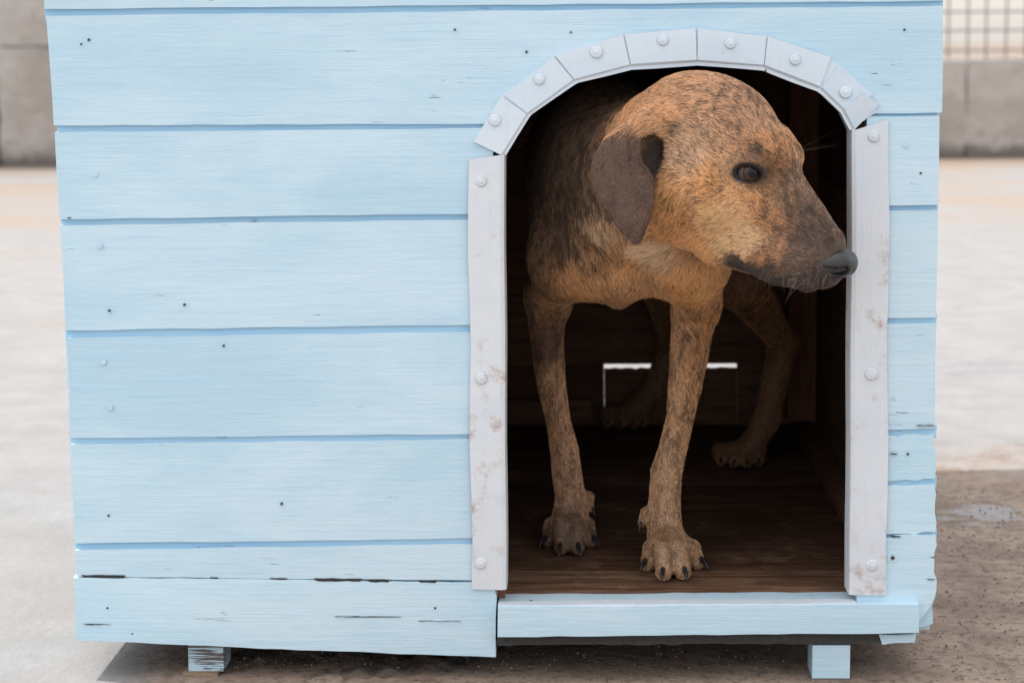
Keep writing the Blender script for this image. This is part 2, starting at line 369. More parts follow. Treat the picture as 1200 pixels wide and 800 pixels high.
# sill, floor, walls, roof
slab('sill', [(583.5, 711), (1077, 708), (1077, 741), (583, 746)], -.014, .05, M['worn_blue'], kennel, bevel=.003, step=.02, jit=.0006)
slab('sill_cap', [(583.5, 708.5), (1003, 706), (1003, 710.5), (583.5, 713)], -.012, .016, M['white'], kennel, bevel=.0015, step=.03, jit=.0006)
slab('felt_edge', [(583, 745), (1052, 741), (1052, 753), (583, 756)], -.004, .3, M['felt'], kennel, step=.012, jit=.001)
slab('base_rail', [(1030, 743), (1074, 742), (1072, 752), (1034, 755)], -.006, .04, M['worn_blue'], kennel, step=.008, jit=.001)
ys = [.036] + [G(800, v, ZF)[1] for v in (668, 640, 596, 566, 535, 514, 499)] + [YB + .02]
for i, (a, b) in enumerate(zip(ys, ys[1:])):
    z = ZF - i * .0010
    from_bm('floor_plank', box_bm((XL + .021, a + .0016, z - .02), (XR - .021, b - .0016, z)), M['floor'], kennel, bevel=0)
box('floor_base', (XL + .02, .02, .036), (XR - .02, YB + .04, .059), M['felt'], kennel)
for x0, x1, nm in ((XL + .0, XL + .019, 'l'), (XR - .019, XR, 'r')):
    zz = [.045, .17, .30, .43, .56, .69, .82]
    for a, b in zip(zz, zz[1:]): from_bm('side_board', box_bm((x0, .0205, a + .001), (x1, YB + .04, b - .001)), M['blue'], kennel, bevel=.0015)
    xi = x1 + .0005 if nm == 'l' else x0 - .0005
    for a, b in zip([.081, .2, .33, .46, .59, .70], [.199, .329, .459, .589, .699, .81]):
        lo, hi = ((xi, .041, a), (xi + .012, YB - .001, b)) if nm == 'l' else ((xi - .012, .041, a), (xi, YB - .001, b))
        if nm == 'r': lo, hi = (xi - .004, .041, a), (xi, YB - .001, b)
        from_bm('lining_board', box_bm(lo, hi), M['side'], kennel, bevel=.0008)
# back wall with a badly fitting hatch: daylight shows along its top and down its sides
zs0 = W(785, 431.5, YB)[2]; zs1 = W(785, 426.5, YB)[2]; xa, xb = W(708, 460, YB)[0], W(863, 460, YB)[0]; zb2 = W(785, 345, YB)[2]
box('back_board', (XL + .02, YB, .06), (xa - .0001, YB + .008, zs1 + .0002), M['back'], kennel, bevel=0)
box('back_board', (xb + .0005, YB, .06), (XR - .02, YB + .008, zs1 + .0002), M['back'], kennel, bevel=0)
hx = np.linspace(xa + .0003, xb, 26); hf = [np.array((xa + .0003, YB + .001, .06)), np.array((xb, YB + .001, .06))] + [np.array((x_, YB + .001, zs0 + rnd.uniform(-.0016, .0014))) for x_ in hx[::-1]]
from_bm('hatch', prism(hf, [p_ + np.array([0, .006, 0]) for p_ in hf]), M['back'], kennel)
zq = [zs1, zb2, zb2 + .11, zb2 + .22, zb2 + .33, zb2 + .44, .83]
for a, b in zip(zq, zq[1:]): box('back_board', (XL + .02, YB + rnd.uniform(-.002, 0), a + .0006), (XR - .02, YB + .022, b - .0006), M['back'], kennel)
box('leak_block_sheet', (XL + .02, YB + .0222, zs1 + .001), (XR - .02, YB + .0262, .83), M['felt'], kennel, bevel=0)  # unseen sheet, added to keep daylight from leaking through the board seams
box('back_batten', (XL + .02, YB - .02, .081), (xa - .02, YB - .0045, .115), M['back'], kennel)
# upright in the far corner and the rail along the foot of the wall
pz = G(965, 462, ZF)
a, b = W(946, 300, .86)[0], W(999, 300, .86)[0]
box('corner_post', (XR - .019 - .046, .86, ZF + .030), (XR - .0245, .90, .80), M['post'], kennel, bevel=.003)
box('corner_post', (XL + .033, .95, ZF + .001), (XL + .075, YB - .003, .80), M['post'], kennel, bevel=.003)
box('wall_rail', (XR - .050, .10, ZF + .0025), (XR - .0245, .96, ZF + .029), M['side'], kennel, bevel=.003)
# gable roof
ze, zr, xm = .795, 1.03, (XL + XR) / 2
def quad_board(name, pts, th, mat):
    pts = [Vector(p) for p in pts]; nr = (pts[1] - pts[0]).cross(pts[3] - pts[0]).normalized() * th
    return from_bm(name, prism([np.array(p) for p in pts], [np.array(p + nr) for p in pts]), mat, kennel, bevel=.002)
oh, yf, yb = .055, -.03, YB + .15
for s in (-1, 1):
    xe = xm + s * ((XR - XL) / 2 + oh); zee = ze - oh * (zr - ze) / ((XR - XL) / 2)
    pts = [(xm, yf, zr), (xe, yf, zee), (xe, yb, zee), (xm, yb, zr)]
    if s > 0: pts = pts[::-1]; 
    quad_board('roof_panel', pts if s < 0 else pts, .018, M['roof'])
slabpts = [(XL, 0, .765), (XR, 0, .765), (XR, 0, ze - .006), (xm, 0, zr - .008), (XL, 0, ze - .006)]
zt0 = W(50, -119, 0)[2]
gf = [np.array((XL, 0, zt0 + .004)), np.array((XR, 0, zt0 + .004)), np.array((XR, 0, ze - .012)), np.array((xm, 0, zr - .012)), np.array((XL, 0, ze - .012))]
from_bm('gable_board', prism(gf, [p + np.array([0, BT, 0]) for p in gf]), M['blue'], kennel, bevel=.002)
gb = [p + np.array([0, YB, 0]) for p in gf]; gb[0][2] = gb[1][2] = .831
if gb[2][2] < .84: gb = [np.array((XL, YB, .70)), np.array((XR, YB, .70)), gb[2], gb[3], gb[4]]
from_bm('gable_board', prism([p + np.array([0, .0265, 0]) for p in gb], [p + np.array([0, .04, 0]) for p in gb]), M['back'], kennel, bevel=.002)
# feet
def foot(px0, px1, y0, z0, z1, mat='worn_blue'):
    a = W(px0, 780, y0)[0]; b = W(px1, 780, y0)[0]
    box('foot', (a, y0, z0), (b, y0 + .045, z1), M[mat], kennel, bevel=.002)
foot(952, 996, -.002, .001, .036); foot(221, 262, .012, .004, .036, 'chipped')
bx = box('foot_block', (W(217, 795, .02)[0], .006, -.004), (W(258, 795, .02)[0], .075, .0038), M['bare'], kennel, bevel=.003)
for x in (XL + .1, XR - .1): box('foot', (x - .02, YB - .06, .001), (x + .02, YB - .01, .036), M['worn_blue'], kennel, bevel=.002)

# nail heads and screws in the front boards
t = NT('old_nail'); M['nail'] = t.done((.30, .36, .42), .5, None, .5)
t = NT('nail_hole'); M['hole'] = t.done((.05, .045, .045), .9)
nails = [(111, 204, 0), (117, 288, 0), (128, 364, 1), (121, 424, 0), (129, 477, 0), (127, 604, 1), (126, 712, 1), (330, 590, 1), (510, 712, 1), (104, 47, 1), (533, 35, 1), (1062, 170, 0),
         (1079, 203, 1), (1064, 532, 1), (1046, 653, 2), (1050, 709, 1), (669, 38, 1), (617, 61, 1), (216, 357, 1), (262, 405, 1), (95, 52, 1), (1060, 35, 1)]
for x, y, k in nails:
    y0 = -.0013; c = W(x, y, y0); r = (.0030, .0012, .0055)[k]
    bm = rod(c + np.array([0, .0015, 0]), c + np.array([0, -.0004, 0]), r * rnd.uniform(.8, 1.15), 10)
    from_bm('nail', bm, M[('blue', 'hole', 'worn_blue')[k]], kennel, bevel=0)
    if k == 2: from_bm('screw_cross', rod(c + np.array([0, .0, 0]), c + np.array([0, -.0018, 0]), .0024, 4), M['hole'], kennel)

# open cracks in the bottom seam: the lower board stands clear of the one above
t = NT('crack_dark'); M['dark'] = t.done((.03, .028, .03), .95)
for x0, x1, yy, h in ((95, 147, 673.5, 2.6), (246, 256, 676, 2), (316, 337, 677, 2), (368, 424, 677.4, 3.6), (430, 457, 678.6, 3.4), (490, 512, 680.2, 2.6)):
    slab('crack', [(x0, yy), (x1, yy + .5), (x1 - 2, yy + h), (x0 + 3, yy + h - .6)], -.0014, .002, M['dark'], kennel, bevel=0, step=.006, jit=.0005)

for x0, x1, yy, h in ((98, 130, 731, .5), (392, 470, 722, .5), (490, 540, 727, .6), (1090, 1096, 652, 1.2), (1086, 1096, 678, 1.1), (1043, 1052, 531, 1.3), (1074, 1096, 498, .9), (1043, 1056, 627.5, 1.8)):
    slab('crack', [(x0, yy), (x1, yy + .6), (x1 - 2, yy + h), (x0 + 3, yy + h)], -.0021, .002, M['dark'], kennel, bevel=0, step=.006, jit=.0006)
# loose earth and stones under the raised floor
t = NT('loose_earth'); a = t.noise(30, 6, .7); b = t.noise(120, 4, .7)
M['earth'] = t.done(t.mix(t.ramp(a, .35, .7), (.07, .052, .04), (.20, .155, .12)), .95, t.bump(t.math('ADD', a, t.math('MULTIPLY', b, .5)), .9, .01))
bm = bmesh.new(); bmesh.ops.create_grid(bm, x_segments=90, y_segments=60, size=.5)
from mathutils import noise as mn
for v in bm.verts:
    x, y = v.co.x, v.co.y; cx, cy = -.24 + x * .44, .24 + y * .5
    e = max(0, 1 - (x / .5) ** 2 - (y / .5) ** 2)
    h = .020 * e ** .5 * (0.55 + .9 * mn.fractal(Vector((cx * 14, cy * 14, 0)), .7, 2.1, 5)) + .006 * mn.noise(Vector((cx * 60, cy * 60, 3)))
    v.co = (cx, cy, min(.034, h) - .004)
tag(from_bm('loose_earth', bm, M['earth'], smooth=True), 'dark crumbly earth heaped under the dog house', 'earth', kind='stuff')

# grit and small pebbles lying on the trodden soil
t = NT('grit'); a = t.noise(90, 3, .6)
M['grit'] = t.done(t.mix(t.ramp(a, .3, .7), (.09, .068, .054), (.24, .195, .16)), .9)
bm = bmesh.new(); bmesh.ops.create_icosphere(bm, subdivisions=1, radius=1); iv = np.array([v.co[:] for v in bm.verts]); bf = np.array([[v.index for v in f_.verts] for f_ in bm.faces]); bm.free()
gv, gf_ = [], []; n_ = 0
for k in range(4200):
    x, y = (rng.uniform(.36, .95), rng.uniform(-.1, .93)) if k % 3 else (rng.uniform(-.42, .4), rng.uniform(-.06, .35))
    s_ = .0007 * (1 + rng.random() ** 5 * 1.8); c = np.array([x, y, s_ * .25 + (.004 if (x < .2 and y > .02) else 0)])
    gv.append(iv * s_ * rng.uniform(.6, 1.3, 3) * (1 + rng.uniform(-.2, .2, (len(iv), 1))) + c); gf_.append(bf + n_); n_ += len(iv)
me = bpy.data.meshes.new('grit'); me.from_pydata(np.concatenate(gv).tolist(), [], np.concatenate(gf_).tolist())
tag(link_mesh('grit', me, M['grit']), 'loose grit and tiny pebbles scattered on the brown soil', 'grit', kind='stuff')

# ------------------------------------------------------------------ the dog: one skin grown from a smooth distance field
PX = .00085
def unit(v): v = np.asarray(v, float); return v / np.linalg.norm(v)
HEAD_YAW = math.radians(62)
HF = np.array([math.sin(HEAD_YAW), -math.cos(HEAD_YAW), 0]); HR = np.array([HF[1], -HF[0], 0]); HR = HR if HR[1] < 0 else -HR   # head forward, head side towards the yard
HU = np.array([0, 0, 1.0])
NOSE = W(985, 305, -.085)
def H(px, py, off=0.0):
    """pixel on the head's middle plane, or on a plane parallel to it"""
    d = ray(px, py); q = NOSE + HR * off; s = np.dot(q - CAM, HR) / np.dot(d, HR); return CAM + d * s
def Hm(px, py, off): p = H(px, py, off); return p - HR * 2 * off          # the mirrored point on the far side

class Field:
    def __init__(s, xs, ys, zs):
        s.ax = [np.asarray(a, np.float32) for a in (xs, ys, zs)]; s.v = np.full([len(a) for a in s.ax], .08, np.float32)
    def sub(s, lo, hi):
        return tuple(slice(max(0, int(np.searchsorted(a, l)) - 1), min(len(a), int(np.searchsorted(a, h)) + 1)) for a, l, h in zip(s.ax, lo, hi))
    def grid(s, sl): return [s.ax[0][sl[0]][:, None, None], s.ax[1][sl[1]][None, :, None], s.ax[2][sl[2]][None, None, :]]
    def put(s, d, sl, k, cut):
        a = s.v[sl]
        if d.size == 0: return
        if cut:
            h = np.clip(.5 - .5 * (a + d) / k, 0, 1); s.v[sl] = a + (-d - a) * h + k * h * (1 - h)
        else:
            h = np.clip(.5 + .5 * (a - d) / k, 0, 1); s.v[sl] = a + (d - a) * h - k * h * (1 - h)
    def cap(s, a, b, ra, rb, k=.012, cut=False, flat=None, f=1.0):
        """tapered limb; flat: axis along which the section is squeezed to the fraction f"""
        a, b = np.asarray(a, float), np.asarray(b, float); m = max(ra, rb) + k * 1.6 + .012
        sl = s.sub(np.minimum(a, b) - m, np.maximum(a, b) + m)
        s.put(s.cap_d(a, b, ra, rb, sl, flat, f).astype(np.float32), sl, k, cut)
    def cap_d(s, a, b, ra, rb, sl, flat=None, f=1.0):
        a, b = np.asarray(a, float), np.asarray(b, float); X, Y, Z = s.grid(sl); ab = b - a
        P = [X - a[0], Y - a[1], Z - a[2]]
        L2 = max(ab @ ab, 1e-9); tt = np.clip((P[0] * ab[0] + P[1] * ab[1] + P[2] * ab[2]) / L2, 0, 1)
        Q = [P[i] - tt * ab[i] for i in range(3)]
        if flat is not None:
            fl = unit(flat); w = Q[0] * fl[0] + Q[1] * fl[1] + Q[2] * fl[2]
            r2 = Q[0] ** 2 + Q[1] ** 2 + Q[2] ** 2 + w * w * (1 / f ** 2 - 1)
            R_ = ra + (rb - ra) * tt; q = np.sqrt(r2); g = np.sqrt(np.maximum(1e-12, r2 - w * w / f ** 2 + w * w / f ** 4)) / np.maximum(q, 1e-6)
            d = (q - R_) / np.maximum(g, 1)
        else: d = np.sqrt(Q[0] ** 2 + Q[1] ** 2 + Q[2] ** 2) - (ra + (rb - ra) * tt)
        return d
    def ell(s, c, r, ax=None, k=.02, cut=False):
        c = np.asarray(c, float); r = np.asarray(r, float); A = np.eye(3) if ax is None else np.array([unit(v) for v in ax])
        m = r.max() + k * 1.6 + .012; sl = s.sub(c - m, c + m); X, Y, Z = s.grid(sl); P = [X - c[0], Y - c[1], Z - c[2]]
        q = [P[0] * A[i, 0] + P[1] * A[i, 1] + P[2] * A[i, 2] for i in range(3)]
        k0 = np.sqrt(sum((q[i] / r[i]) ** 2 for i in range(3))); k1 = np.sqrt(sum((q[i] / r[i] ** 2) ** 2 for i in range(3)))
        s.put((k0 * (k0 - 1) / np.maximum(k1, 1e-6)).astype(np.float32), sl, k, cut)
    def chain(s, pts, k=.012, **kw):
        cut = kw.pop('cut', False); allp = np.array([np.asarray(p_, float) for p_, _ in pts]); m = max(q for _, q in pts) + k * 1.6 + .012
        sl = s.sub(allp.min(0) - m, allp.max(0) + m); best = None
        for (a, ra), (b, rb) in zip(pts, pts[1:]):
            d = s.cap_d(a, b, ra, rb, sl, **kw); best = d if best is None else np.minimum(best, d)
        s.put(best.astype(np.float32), sl, k, cut)
    def mesh(s):
        v = s.v; nx, ny, nz = v.shape; ins = v < 0
        cnt = np.zeros((nx - 1, ny - 1, nz - 1), np.int8)
        off = [(i, j, k) for i in (0, 1) for j in (0, 1) for k in (0, 1)]
        for i, j, k in off: cnt += ins[i:nx - 1 + i, j:ny - 1 + j, k:nz - 1 + k]
        act = (cnt > 0) & (cnt < 8); idx = np.argwhere(act); ids = np.full(act.shape, -1, np.int64); ids[act] = np.arange(len(idx))
        acc = np.zeros((len(idx), 3)); w = np.zeros(len(idx)); I, J, K = idx.T
        def pt(o): return np.stack([s.ax[0][I + o[0]], s.ax[1][J + o[1]], s.ax[2][K + o[2]]], 1).astype(float)
        for a in off:
            for d in range(3):
                if a[d] == 0:
                    b = list(a); b[d] = 1
                    va = v[I + a[0], J + a[1], K + a[2]]; vb = v[I + b[0], J + b[1], K + b[2]]; m = (va < 0) != (vb < 0)
                    tt = np.where(m, va / np.where(m, va - vb, 1), 0)[:, None]; p = pt(a) * (1 - tt) + pt(b) * tt
                    acc[m] += p[m]; w[m] += 1
        co = acc / w[:, None]; faces = []
        for d in range(3):
            a = [slice(1, -1)] * 3; a[d] = slice(0, -1); b = [slice(1, -1)] * 3; b[d] = slice(1, None)
            A, B = ins[tuple(a)], ins[tuple(b)]; e = np.argwhere(A != B); flip = A[tuple(e.T)]
            base = e.copy(); e1, e2 = [(1, 2), (2, 0), (0, 1)][d]
            base[:, e1] += 1; base[:, e2] += 1
            q = []
            for u, w2 in ((-1, -1), (0, -1), (0, 0), (-1, 0)):
                c = base.copy(); c[:, e1] += u; c[:, e2] += w2; q.append(ids[tuple(c.T)])
            q = np.stack(q, 1); q[~flip] = q[~flip][:, ::-1]; faces.append(q)
        return co, np.concatenate(faces)
def relax(co, F, it=2, lam=.5):
    n = len(co); e = np.concatenate([F[:, [0, 1]], F[:, [1, 2]], F[:, [2, 3]], F[:, [3, 0]]]); deg = np.bincount(e[:, 0], minlength=n)
    for _ in range(it):
        s_ = np.stack([np.bincount(e[:, 0], weights=co[e[:, 1], i], minlength=n) for i in range(3)], 1)
        co = co + lam * (s_ / np.maximum(deg, 1)[:, None] - co)
    return co
def mesh_from(name, co, F):
    me = bpy.data.meshes.new(name); me.vertices.add(len(co)); me.vertices.foreach_set('co', np.asarray(co, np.float32).ravel())
    me.loops.add(F.size); me.loops.foreach_set('vertex_index', F.astype(np.int32).ravel())
    me.polygons.add(len(F)); me.polygons.foreach_set('loop_start', np.arange(0, F.size, 4, dtype=np.int32)); me.polygons.foreach_set('loop_total', np.full(len(F), 4, np.int32))
    me.polygons.foreach_set('use_smooth', np.ones(len(F), bool)); me.update(calc_edges=True); me.validate(); return me
def axis(segs):
    out = []
    for a, b, h in segs: out.append(np.arange(a, b - h * .5, h))
    out.append(np.array([segs[-1][1]])); return np.concatenate(out)

hc = H(860, 200)
FD = Field(axis([(-.13, .04, .0034), (.04, .285, .0021), (.285, .36, .0034)]), axis([(-.16, .10, .0022), (.10, .30, .0034), (.30, 1.02, .006)]), axis([(.07, .15, .0026), (.15, .38, .0038), (.38, .66, .0023)]))
r = lambda px: px * PX
# --- trunk
c0 = W(722, 228, .24); FD.ell(c0, (.087, .15, .112), k=.03)
FD.ell(c0 + np.array([.045, .22, .0]), (.100, .20, .118), k=.04)
FD.cap(c0 + np.array([.05, .20, .03]), c0 + np.array([.095, .52, .035]), .090, .078, .04)
hip = c0 + np.array([.105, .56, .02]); FD.ell(hip, (.088, .10, .100), k=.04)
FD.cap(hip + np.array([.01, .07, .05]), hip + np.array([.02, .14, -.06]), .022, .014, .02); FD.cap(hip + np.array([.02, .14, -.06]), hip + np.array([.02, .13, -.22]), .014, .007, .01)
FD.cap(W(708, 195, .26), W(748, 207, .12), .074, .068, .04)                      # neck root
FD.cap(W(692, 172, .27), W(712, 158, .20), .054, .050, .04)                      # withers
FD.cap(W(720, 200, .17), H(795, 175, .0), .070, .054, .03)                       # nape
FD.cap(W(722, 262, .14), H(792, 226, -.022), .056, .040, .018)                       # throat
FD.ell(W(730, 308, .155), (.062, .05, .042), k=.03)                                 # breast bone
FD.cap(W(724, 338, .17), W(722, 340, .26), .013, .015, .02)                      # keel
FD.cap(W(752, 296, .105), W(790, 292, .085), .014, .010, .018)                   # loose skin fold on the breast
# --- forequarters
FD.cap(W(677, 230, .24), W(668, 300, .165), .046, .040, .03)
FD.cap(W(666, 300, .17), W(645, 352, .26), .037, .025, .025)
FD.cap(W(790, 250, .23), W(806, 300, .12), .05, .042, .03)
FD.cap(W(806, 300, .12), W(816, 358, .19), .038, .026, .025)
for q_ in (W(690, 364, .2), W(763, 362, .17)): FD.ell(q_, (.020, .06, .016), k=.014, cut=True)
def fore(chain_, depth, toes, back_y, dew):
    pts = [(W(x, y, d), (rr - .8) * (2.04 + d) / FPX) for (x, y, rr), d in zip(chain_, depth)]
    FD.chain(pts, .010)
fa = [(640, 345, 25), (641, 400, 20), (646, 450, 17.5), (654, 492, 15), (661, 526, 17.5), (664, 552, 18.5), (668, 580, 18.5), (668, 602, 21)]
fore(fa, [.26, .27, .27, .266, .262, .259, .254, .247], None, 0, 0)
fb = [(815, 350, 26), (809, 400, 23), (803, 450, 20.5), (797, 490, 17), (788, 528, 17.5), (781, 553, 19.5), (779, 580, 19.5), (778, 606, 21), (780, 628, 23)]
fore(fb, [.19, .194, .192, .19, .186, .182, .178, .172, .164], None, 0, 0)
FD.cap(W(822, 385, .215), W(816, 420, .205), .011, .007, .014); FD.cap(W(640, 385, .295), W(642, 420, .28), .013, .009, .014)   # elbows
def paw(cx, cy, toes, k=.0012):
    """ball of the foot, four toes with a raised knuckle each; toes: pixel of tip, knuckle pixel"""
    for (tx, ty), (kx, ky), rr in toes:
        z0 = ZF + rr * .92; tip = G(tx, ty, z0); kn = np.array(tip); kp = W(kx, ky, tip[1] + .020)
        FD.cap(np.array([cx[0], cx[1], cx[2]]), kp, .012, rr * .96, .0025)
        FD.cap(kp, tip, rr * 1.0, rr * .90, k)
    FD.cap(cx + np.array([0, .010, -.006]), cx + np.array([0, -.004, -.010]), .022, .020, .008)
tpa = G(667, 639, ZF + .011)[1]; tpb = G(788, 666, ZF + .012)[1]; pa = W(668, 612, tpa + .040); pb = W(784, 636, tpb + .042); print('toes', tpa, tpb)
TA = [((643, 632), (647, 614), .0090), ((658, 641), (659, 613), .0098), ((676, 641), (675, 613), .0098), ((691, 632), (687, 614), .0090)]
TB = [((760, 660), (763, 642), .0095), ((778, 670), (777, 642), .0105), ((800, 669), (796, 642), .0105), ((817, 658), (810, 641), .0095)]
paw(pa, None, TA); paw(pb, None, TB)
FD.cap(W(758, 600, .18), W(752, 612, .172), .007, .0045, .006); FD.cap(W(689, 580, .26), W(693, 594, .255), .006, .004, .006)  # dew claws
FD.chain([(W(806, 400, .172), .010), (W(799, 450, .174), .0085), (W(790, 500, .174), .007), (W(781, 540, .168), .0065)], .008)     # bone and sinew down the front of the forearms
FD.chain([(W(642, 400, .252), .009), (W(648, 450, .254), .008), (W(657, 500, .25), .0065), (W(663, 545, .244), .006)], .008)
FD.chain([(W(668, 575, .238), .006), (W(660, 606, .228), .006)], .006); FD.chain([(W(668, 575, .238), .006), (W(676, 606, .228), .006)], .006)
FD.chain([(W(779, 580, .162), .0065), (W(775, 622, .148), .007)], .006); FD.chain([(W(779, 580, .162), .0065), (W(793, 622, .148), .007)], .006)
# --- hindquarters
def hind(p_hip, knee, hock, fetlock, pw, rk=1.0):
    FD.cap(p_hip, knee, .066 * rk, .034 * rk, .03); FD.cap(knee, hock, .033 * rk, .0165, .016)
    FD.cap(hock, fetlock, .020, .0165, .010); FD.cap(fetlock, pw, .0165, .018, .010)
    FD.cap(hock + np.array([0, .012, .006]), hock + np.array([0, .02, -.004]), .014, .009, .012)
zr_ = ZF
hb = G(872, 548, ZF); ha = G(738, 502, ZF)
hind(hip + np.array([.055, .0, -.03]), W(868, 330, .60), W(918, 402, .74), W(898, 492, .69), hb + np.array([0.012, .02, .028]))
hind(hip + np.array([-.05, .04, -.03]), W(782, 335, .78), W(787, 400, .99), W(768, 455, .985), ha + np.array([.012, .02, .028]))
for c_, sgn in ((hb, 1), (ha, 1)):
    for i, ox in enumerate((-.027, -.010, .008, .024)):
        tip = c_ + np.array([ox - .004, -.004 if i in (1, 2) else .008, .0095]); FD.cap(c_ + np.array([.010, .022, .022]), tip + np.array([0, .016, .010]), .013, .0105, .008); FD.cap(tip + np.array([0, .016, .010]), tip, .0105, .0088, .006)
# --- head
FD.ell(H(833, 174), (.072, .058, .070), (HF, HR, HU), k=.022)                       # braincase
FD.cap(H(805, 147), H(775, 158), .044, .038, .03)                                # occiput
FD.cap(H(858, 172, .014), H(890, 187, .014), .043, .034, .012); FD.cap(H(858, 172, -.014), H(890, 187, -.014), .043, .034, .012)
for s_ in (1, -1):                                                                 # brow ridges
    p_ = H(880, 176, .031) if s_ > 0 else Hm(880, 176, .031)
    q_ = H(900, 187, .024) if s_ > 0 else Hm(900, 187, .024)
    FD.cap(p_, q_, .0195, .0155, .010)
    cz = H(838, 226, .040) if s_ > 0 else Hm(838, 226, .040); ck = H(875, 240, .030) if s_ > 0 else Hm(875, 240, .030)
    FD.cap(cz, ck, .034, .026, .02)                                                # cheek
FD.cap(H(812, 225), H(848, 258), .060, .042, .022)                               # jaw root
md = unit(H(965, 303) - H(890, 232)); mu = unit(np.cross(HR, md)); mu = mu if mu[2] > 0 else -mu
FD.cap(H(890, 226), H(920, 260), .040, .031, .02, flat=HR, f=.86)                # muzzle
FD.cap(H(920, 260), H(960, 298), .031, .022, .014, flat=HR, f=.92)
FD.cap(H(904, 200), H(970, 285), .019, .0155, .014)                              # bridge of the nose
for s_ in (1, -1):
    f_ = (lambda x, y, o: H(x, y, o)) if s_ > 0 else Hm
    FD.chain([(f_(878, 285, .020), .026), (f_(915, 306, .019), .0235), (f_(946, 318, .014), .0178), (f_(964, 320, .007), .0125)], .014)   # flews
FD.cap(H(962, 302), H(972, 308), .0170, .0140, .010)
FD.cap(H(852, 282), H(945, 326), .024, .0105, .012, flat=HR, f=.95)              # lower jaw
# mouth: corner fold and the line between the lips
FD.chain([(H(848, 299, .035), .0040), (H(866, 311, .037), .0070), (H(898, 324, .036), .0045), (H(938, 335, .029), .0030)], .004, cut=True)
# eye sockets with lids
EYE_R = .0112
def surf_off(px, py):
    """how far towards the camera from the middle plane the skin lies at this pixel"""
    for o in np.arange(.075, -.02, -.0005):
        p_ = H(px, py, o); i = [int(np.clip(np.searchsorted(a_, p_[j]), 1, len(a_) - 1)) for j, a_ in enumerate(FD.ax)]
        if FD.v[i[0], i[1], i[2]] < 0: return o
    return 0
sc_ = surf_off(905, 216); FD.ell(H(906, 217, sc_ + .0125), (.022, .018, .018), (HF, HR, HU), k=.016, cut=True)
for x_, y_ in ((850, 292),): FD.ell(H(x_, y_, surf_off(x_, y_) + .010), (.014, .013, .012), (HF, HR, HU), k=.012, cut=True)
eo = surf_off(876, 203); EYE = H(877, 203, eo - .0078)
to_cam = unit(CAM - EYE); es = unit(np.cross(np.array([0, 0, 1.]), to_cam)); es = es if es[0] > 0 else -es; eu = unit(np.cross(to_cam, es)); eu = eu if eu[2] > 0 else -eu
FD.ell(EYE + to_cam * .0085 , (.0140, .0122, .010), (unit(es - .12 * eu), unit(eu + .12 * es), to_cam), k=.004, cut=True)
def lid(up):
    pts = []
    for a_ in np.linspace(-1, 1, 9):
        x_ = .0148 * a_ + (.0015 if a_ > .8 else 0); y_ = up * (.0102 if up > 0 else .0094) * (1 - a_ * a_) ** .75 - .0026 * a_
        dz = math.sqrt(max(0, (EYE_R + .0013) ** 2 - min(x_ * x_ + y_ * y_, .000125)))
        pts.append((EYE + es * x_ + eu * y_ + to_cam * (dz - .0006), .0024 if up > 0 else .0019))
    FD.chain(pts, .0035)
lid(1); lid(-1)
def mir(p): return p - 2 * np.dot(p - NOSE, HR) * HR                               # the same on the far side of the face
mv = lambda v: v - 2 * np.dot(v, HR) * HR
keep_ = (EYE, to_cam, es, eu); FD.ell(mir(EYE + to_cam * .0085), (.0140, .0122, .010), (mv(unit(es - .12 * eu)), mv(unit(eu + .12 * es)), mv(to_cam)), k=.004, cut=True)
EYE, to_cam, es, eu = mir(EYE), mv(to_cam), mv(es), mv(eu); lid(1); lid(-1); FAR = (EYE, to_cam, es, eu); EYE, to_cam, es, eu = keep_
FD.cap(EYE + es * -.012 + eu * .013 + to_cam * .004, EYE + es * .010 + eu * .0125 + to_cam * .006, .006, .006, .009)     # upper lid fold
# ears: flap hanging from a raised fold, hollow behind its front edge
EN = unit([-.55, -.83, .10])
e_off = surf_off(765, 160)
def E_(px, py, d=0.0): return H(px, py, e_off) + EN * d
EO = H(727, 210, e_off); EA = unit(np.cross(EN, HU)); EA = EA if EA[0] > 0 else -EA; EB = unit(np.cross(EN, EA)); EB = EB if EB[2] > 0 else -EB
def ear_uv(px, py):
    d_ = ray(px, py); q_ = EO + EN * .020; p_ = CAM + d_ * (np.dot(q_ - CAM, EN) / np.dot(d_, EN)) - EO; return np.array([p_ @ EA, p_ @ EB])
EPOLY = np.array([ear_uv(*q) for q in ((776, 143), (757, 166), (757, 190), (761, 215), (760, 238), (753, 265), (745, 284), (739, 287), (730, 277), (717, 257), (702, 235), (693, 215), (692, 196), (698, 179), (712, 163), (735, 150))])
def ear_dist(P):
    """outline distance in the flap's plane, height above its curved middle; P: tuple of coordinate arrays"""
    q = [P[i] - EO[i] for i in range(3)]
    a = q[0] * EA[0] + q[1] * EA[1] + q[2] * EA[2]; b = q[0] * EB[0] + q[1] * EB[1] + q[2] * EB[2]; w = q[0] * EN[0] + q[1] * EN[1] + q[2] * EN[2]
    n = len(EPOLY); d = None; sg = None
    for i in range(n):
        A, B = EPOLY[i], EPOLY[(i + 1) % n]; e = B - A; wx, wy = a - A[0], b - A[1]; t_ = np.clip((wx * e[0] + wy * e[1]) / (e @ e), 0, 1)
        dd = (wx - e[0] * t_) ** 2 + (wy - e[1] * t_) ** 2; d = dd if d is None else np.minimum(d, dd)
        c1, c2, c3 = b >= A[1], b < B[1], e[0] * wy > e[1] * wx
        fl = (c1 & c2 & c3) | (~c1 & ~c2 & ~c3); sg = fl if sg is None else sg ^ fl
    d = np.sqrt(d) * np.where(sg, -1, 1)
    mid = .021 - 4.5 * (a + .004) ** 2 - np.where(b > .02, 7.0 * (b - .02) ** 2, 0) - np.where(b < -.02, 2.5 * (b + .02) ** 2, 0)
    return d, w - mid
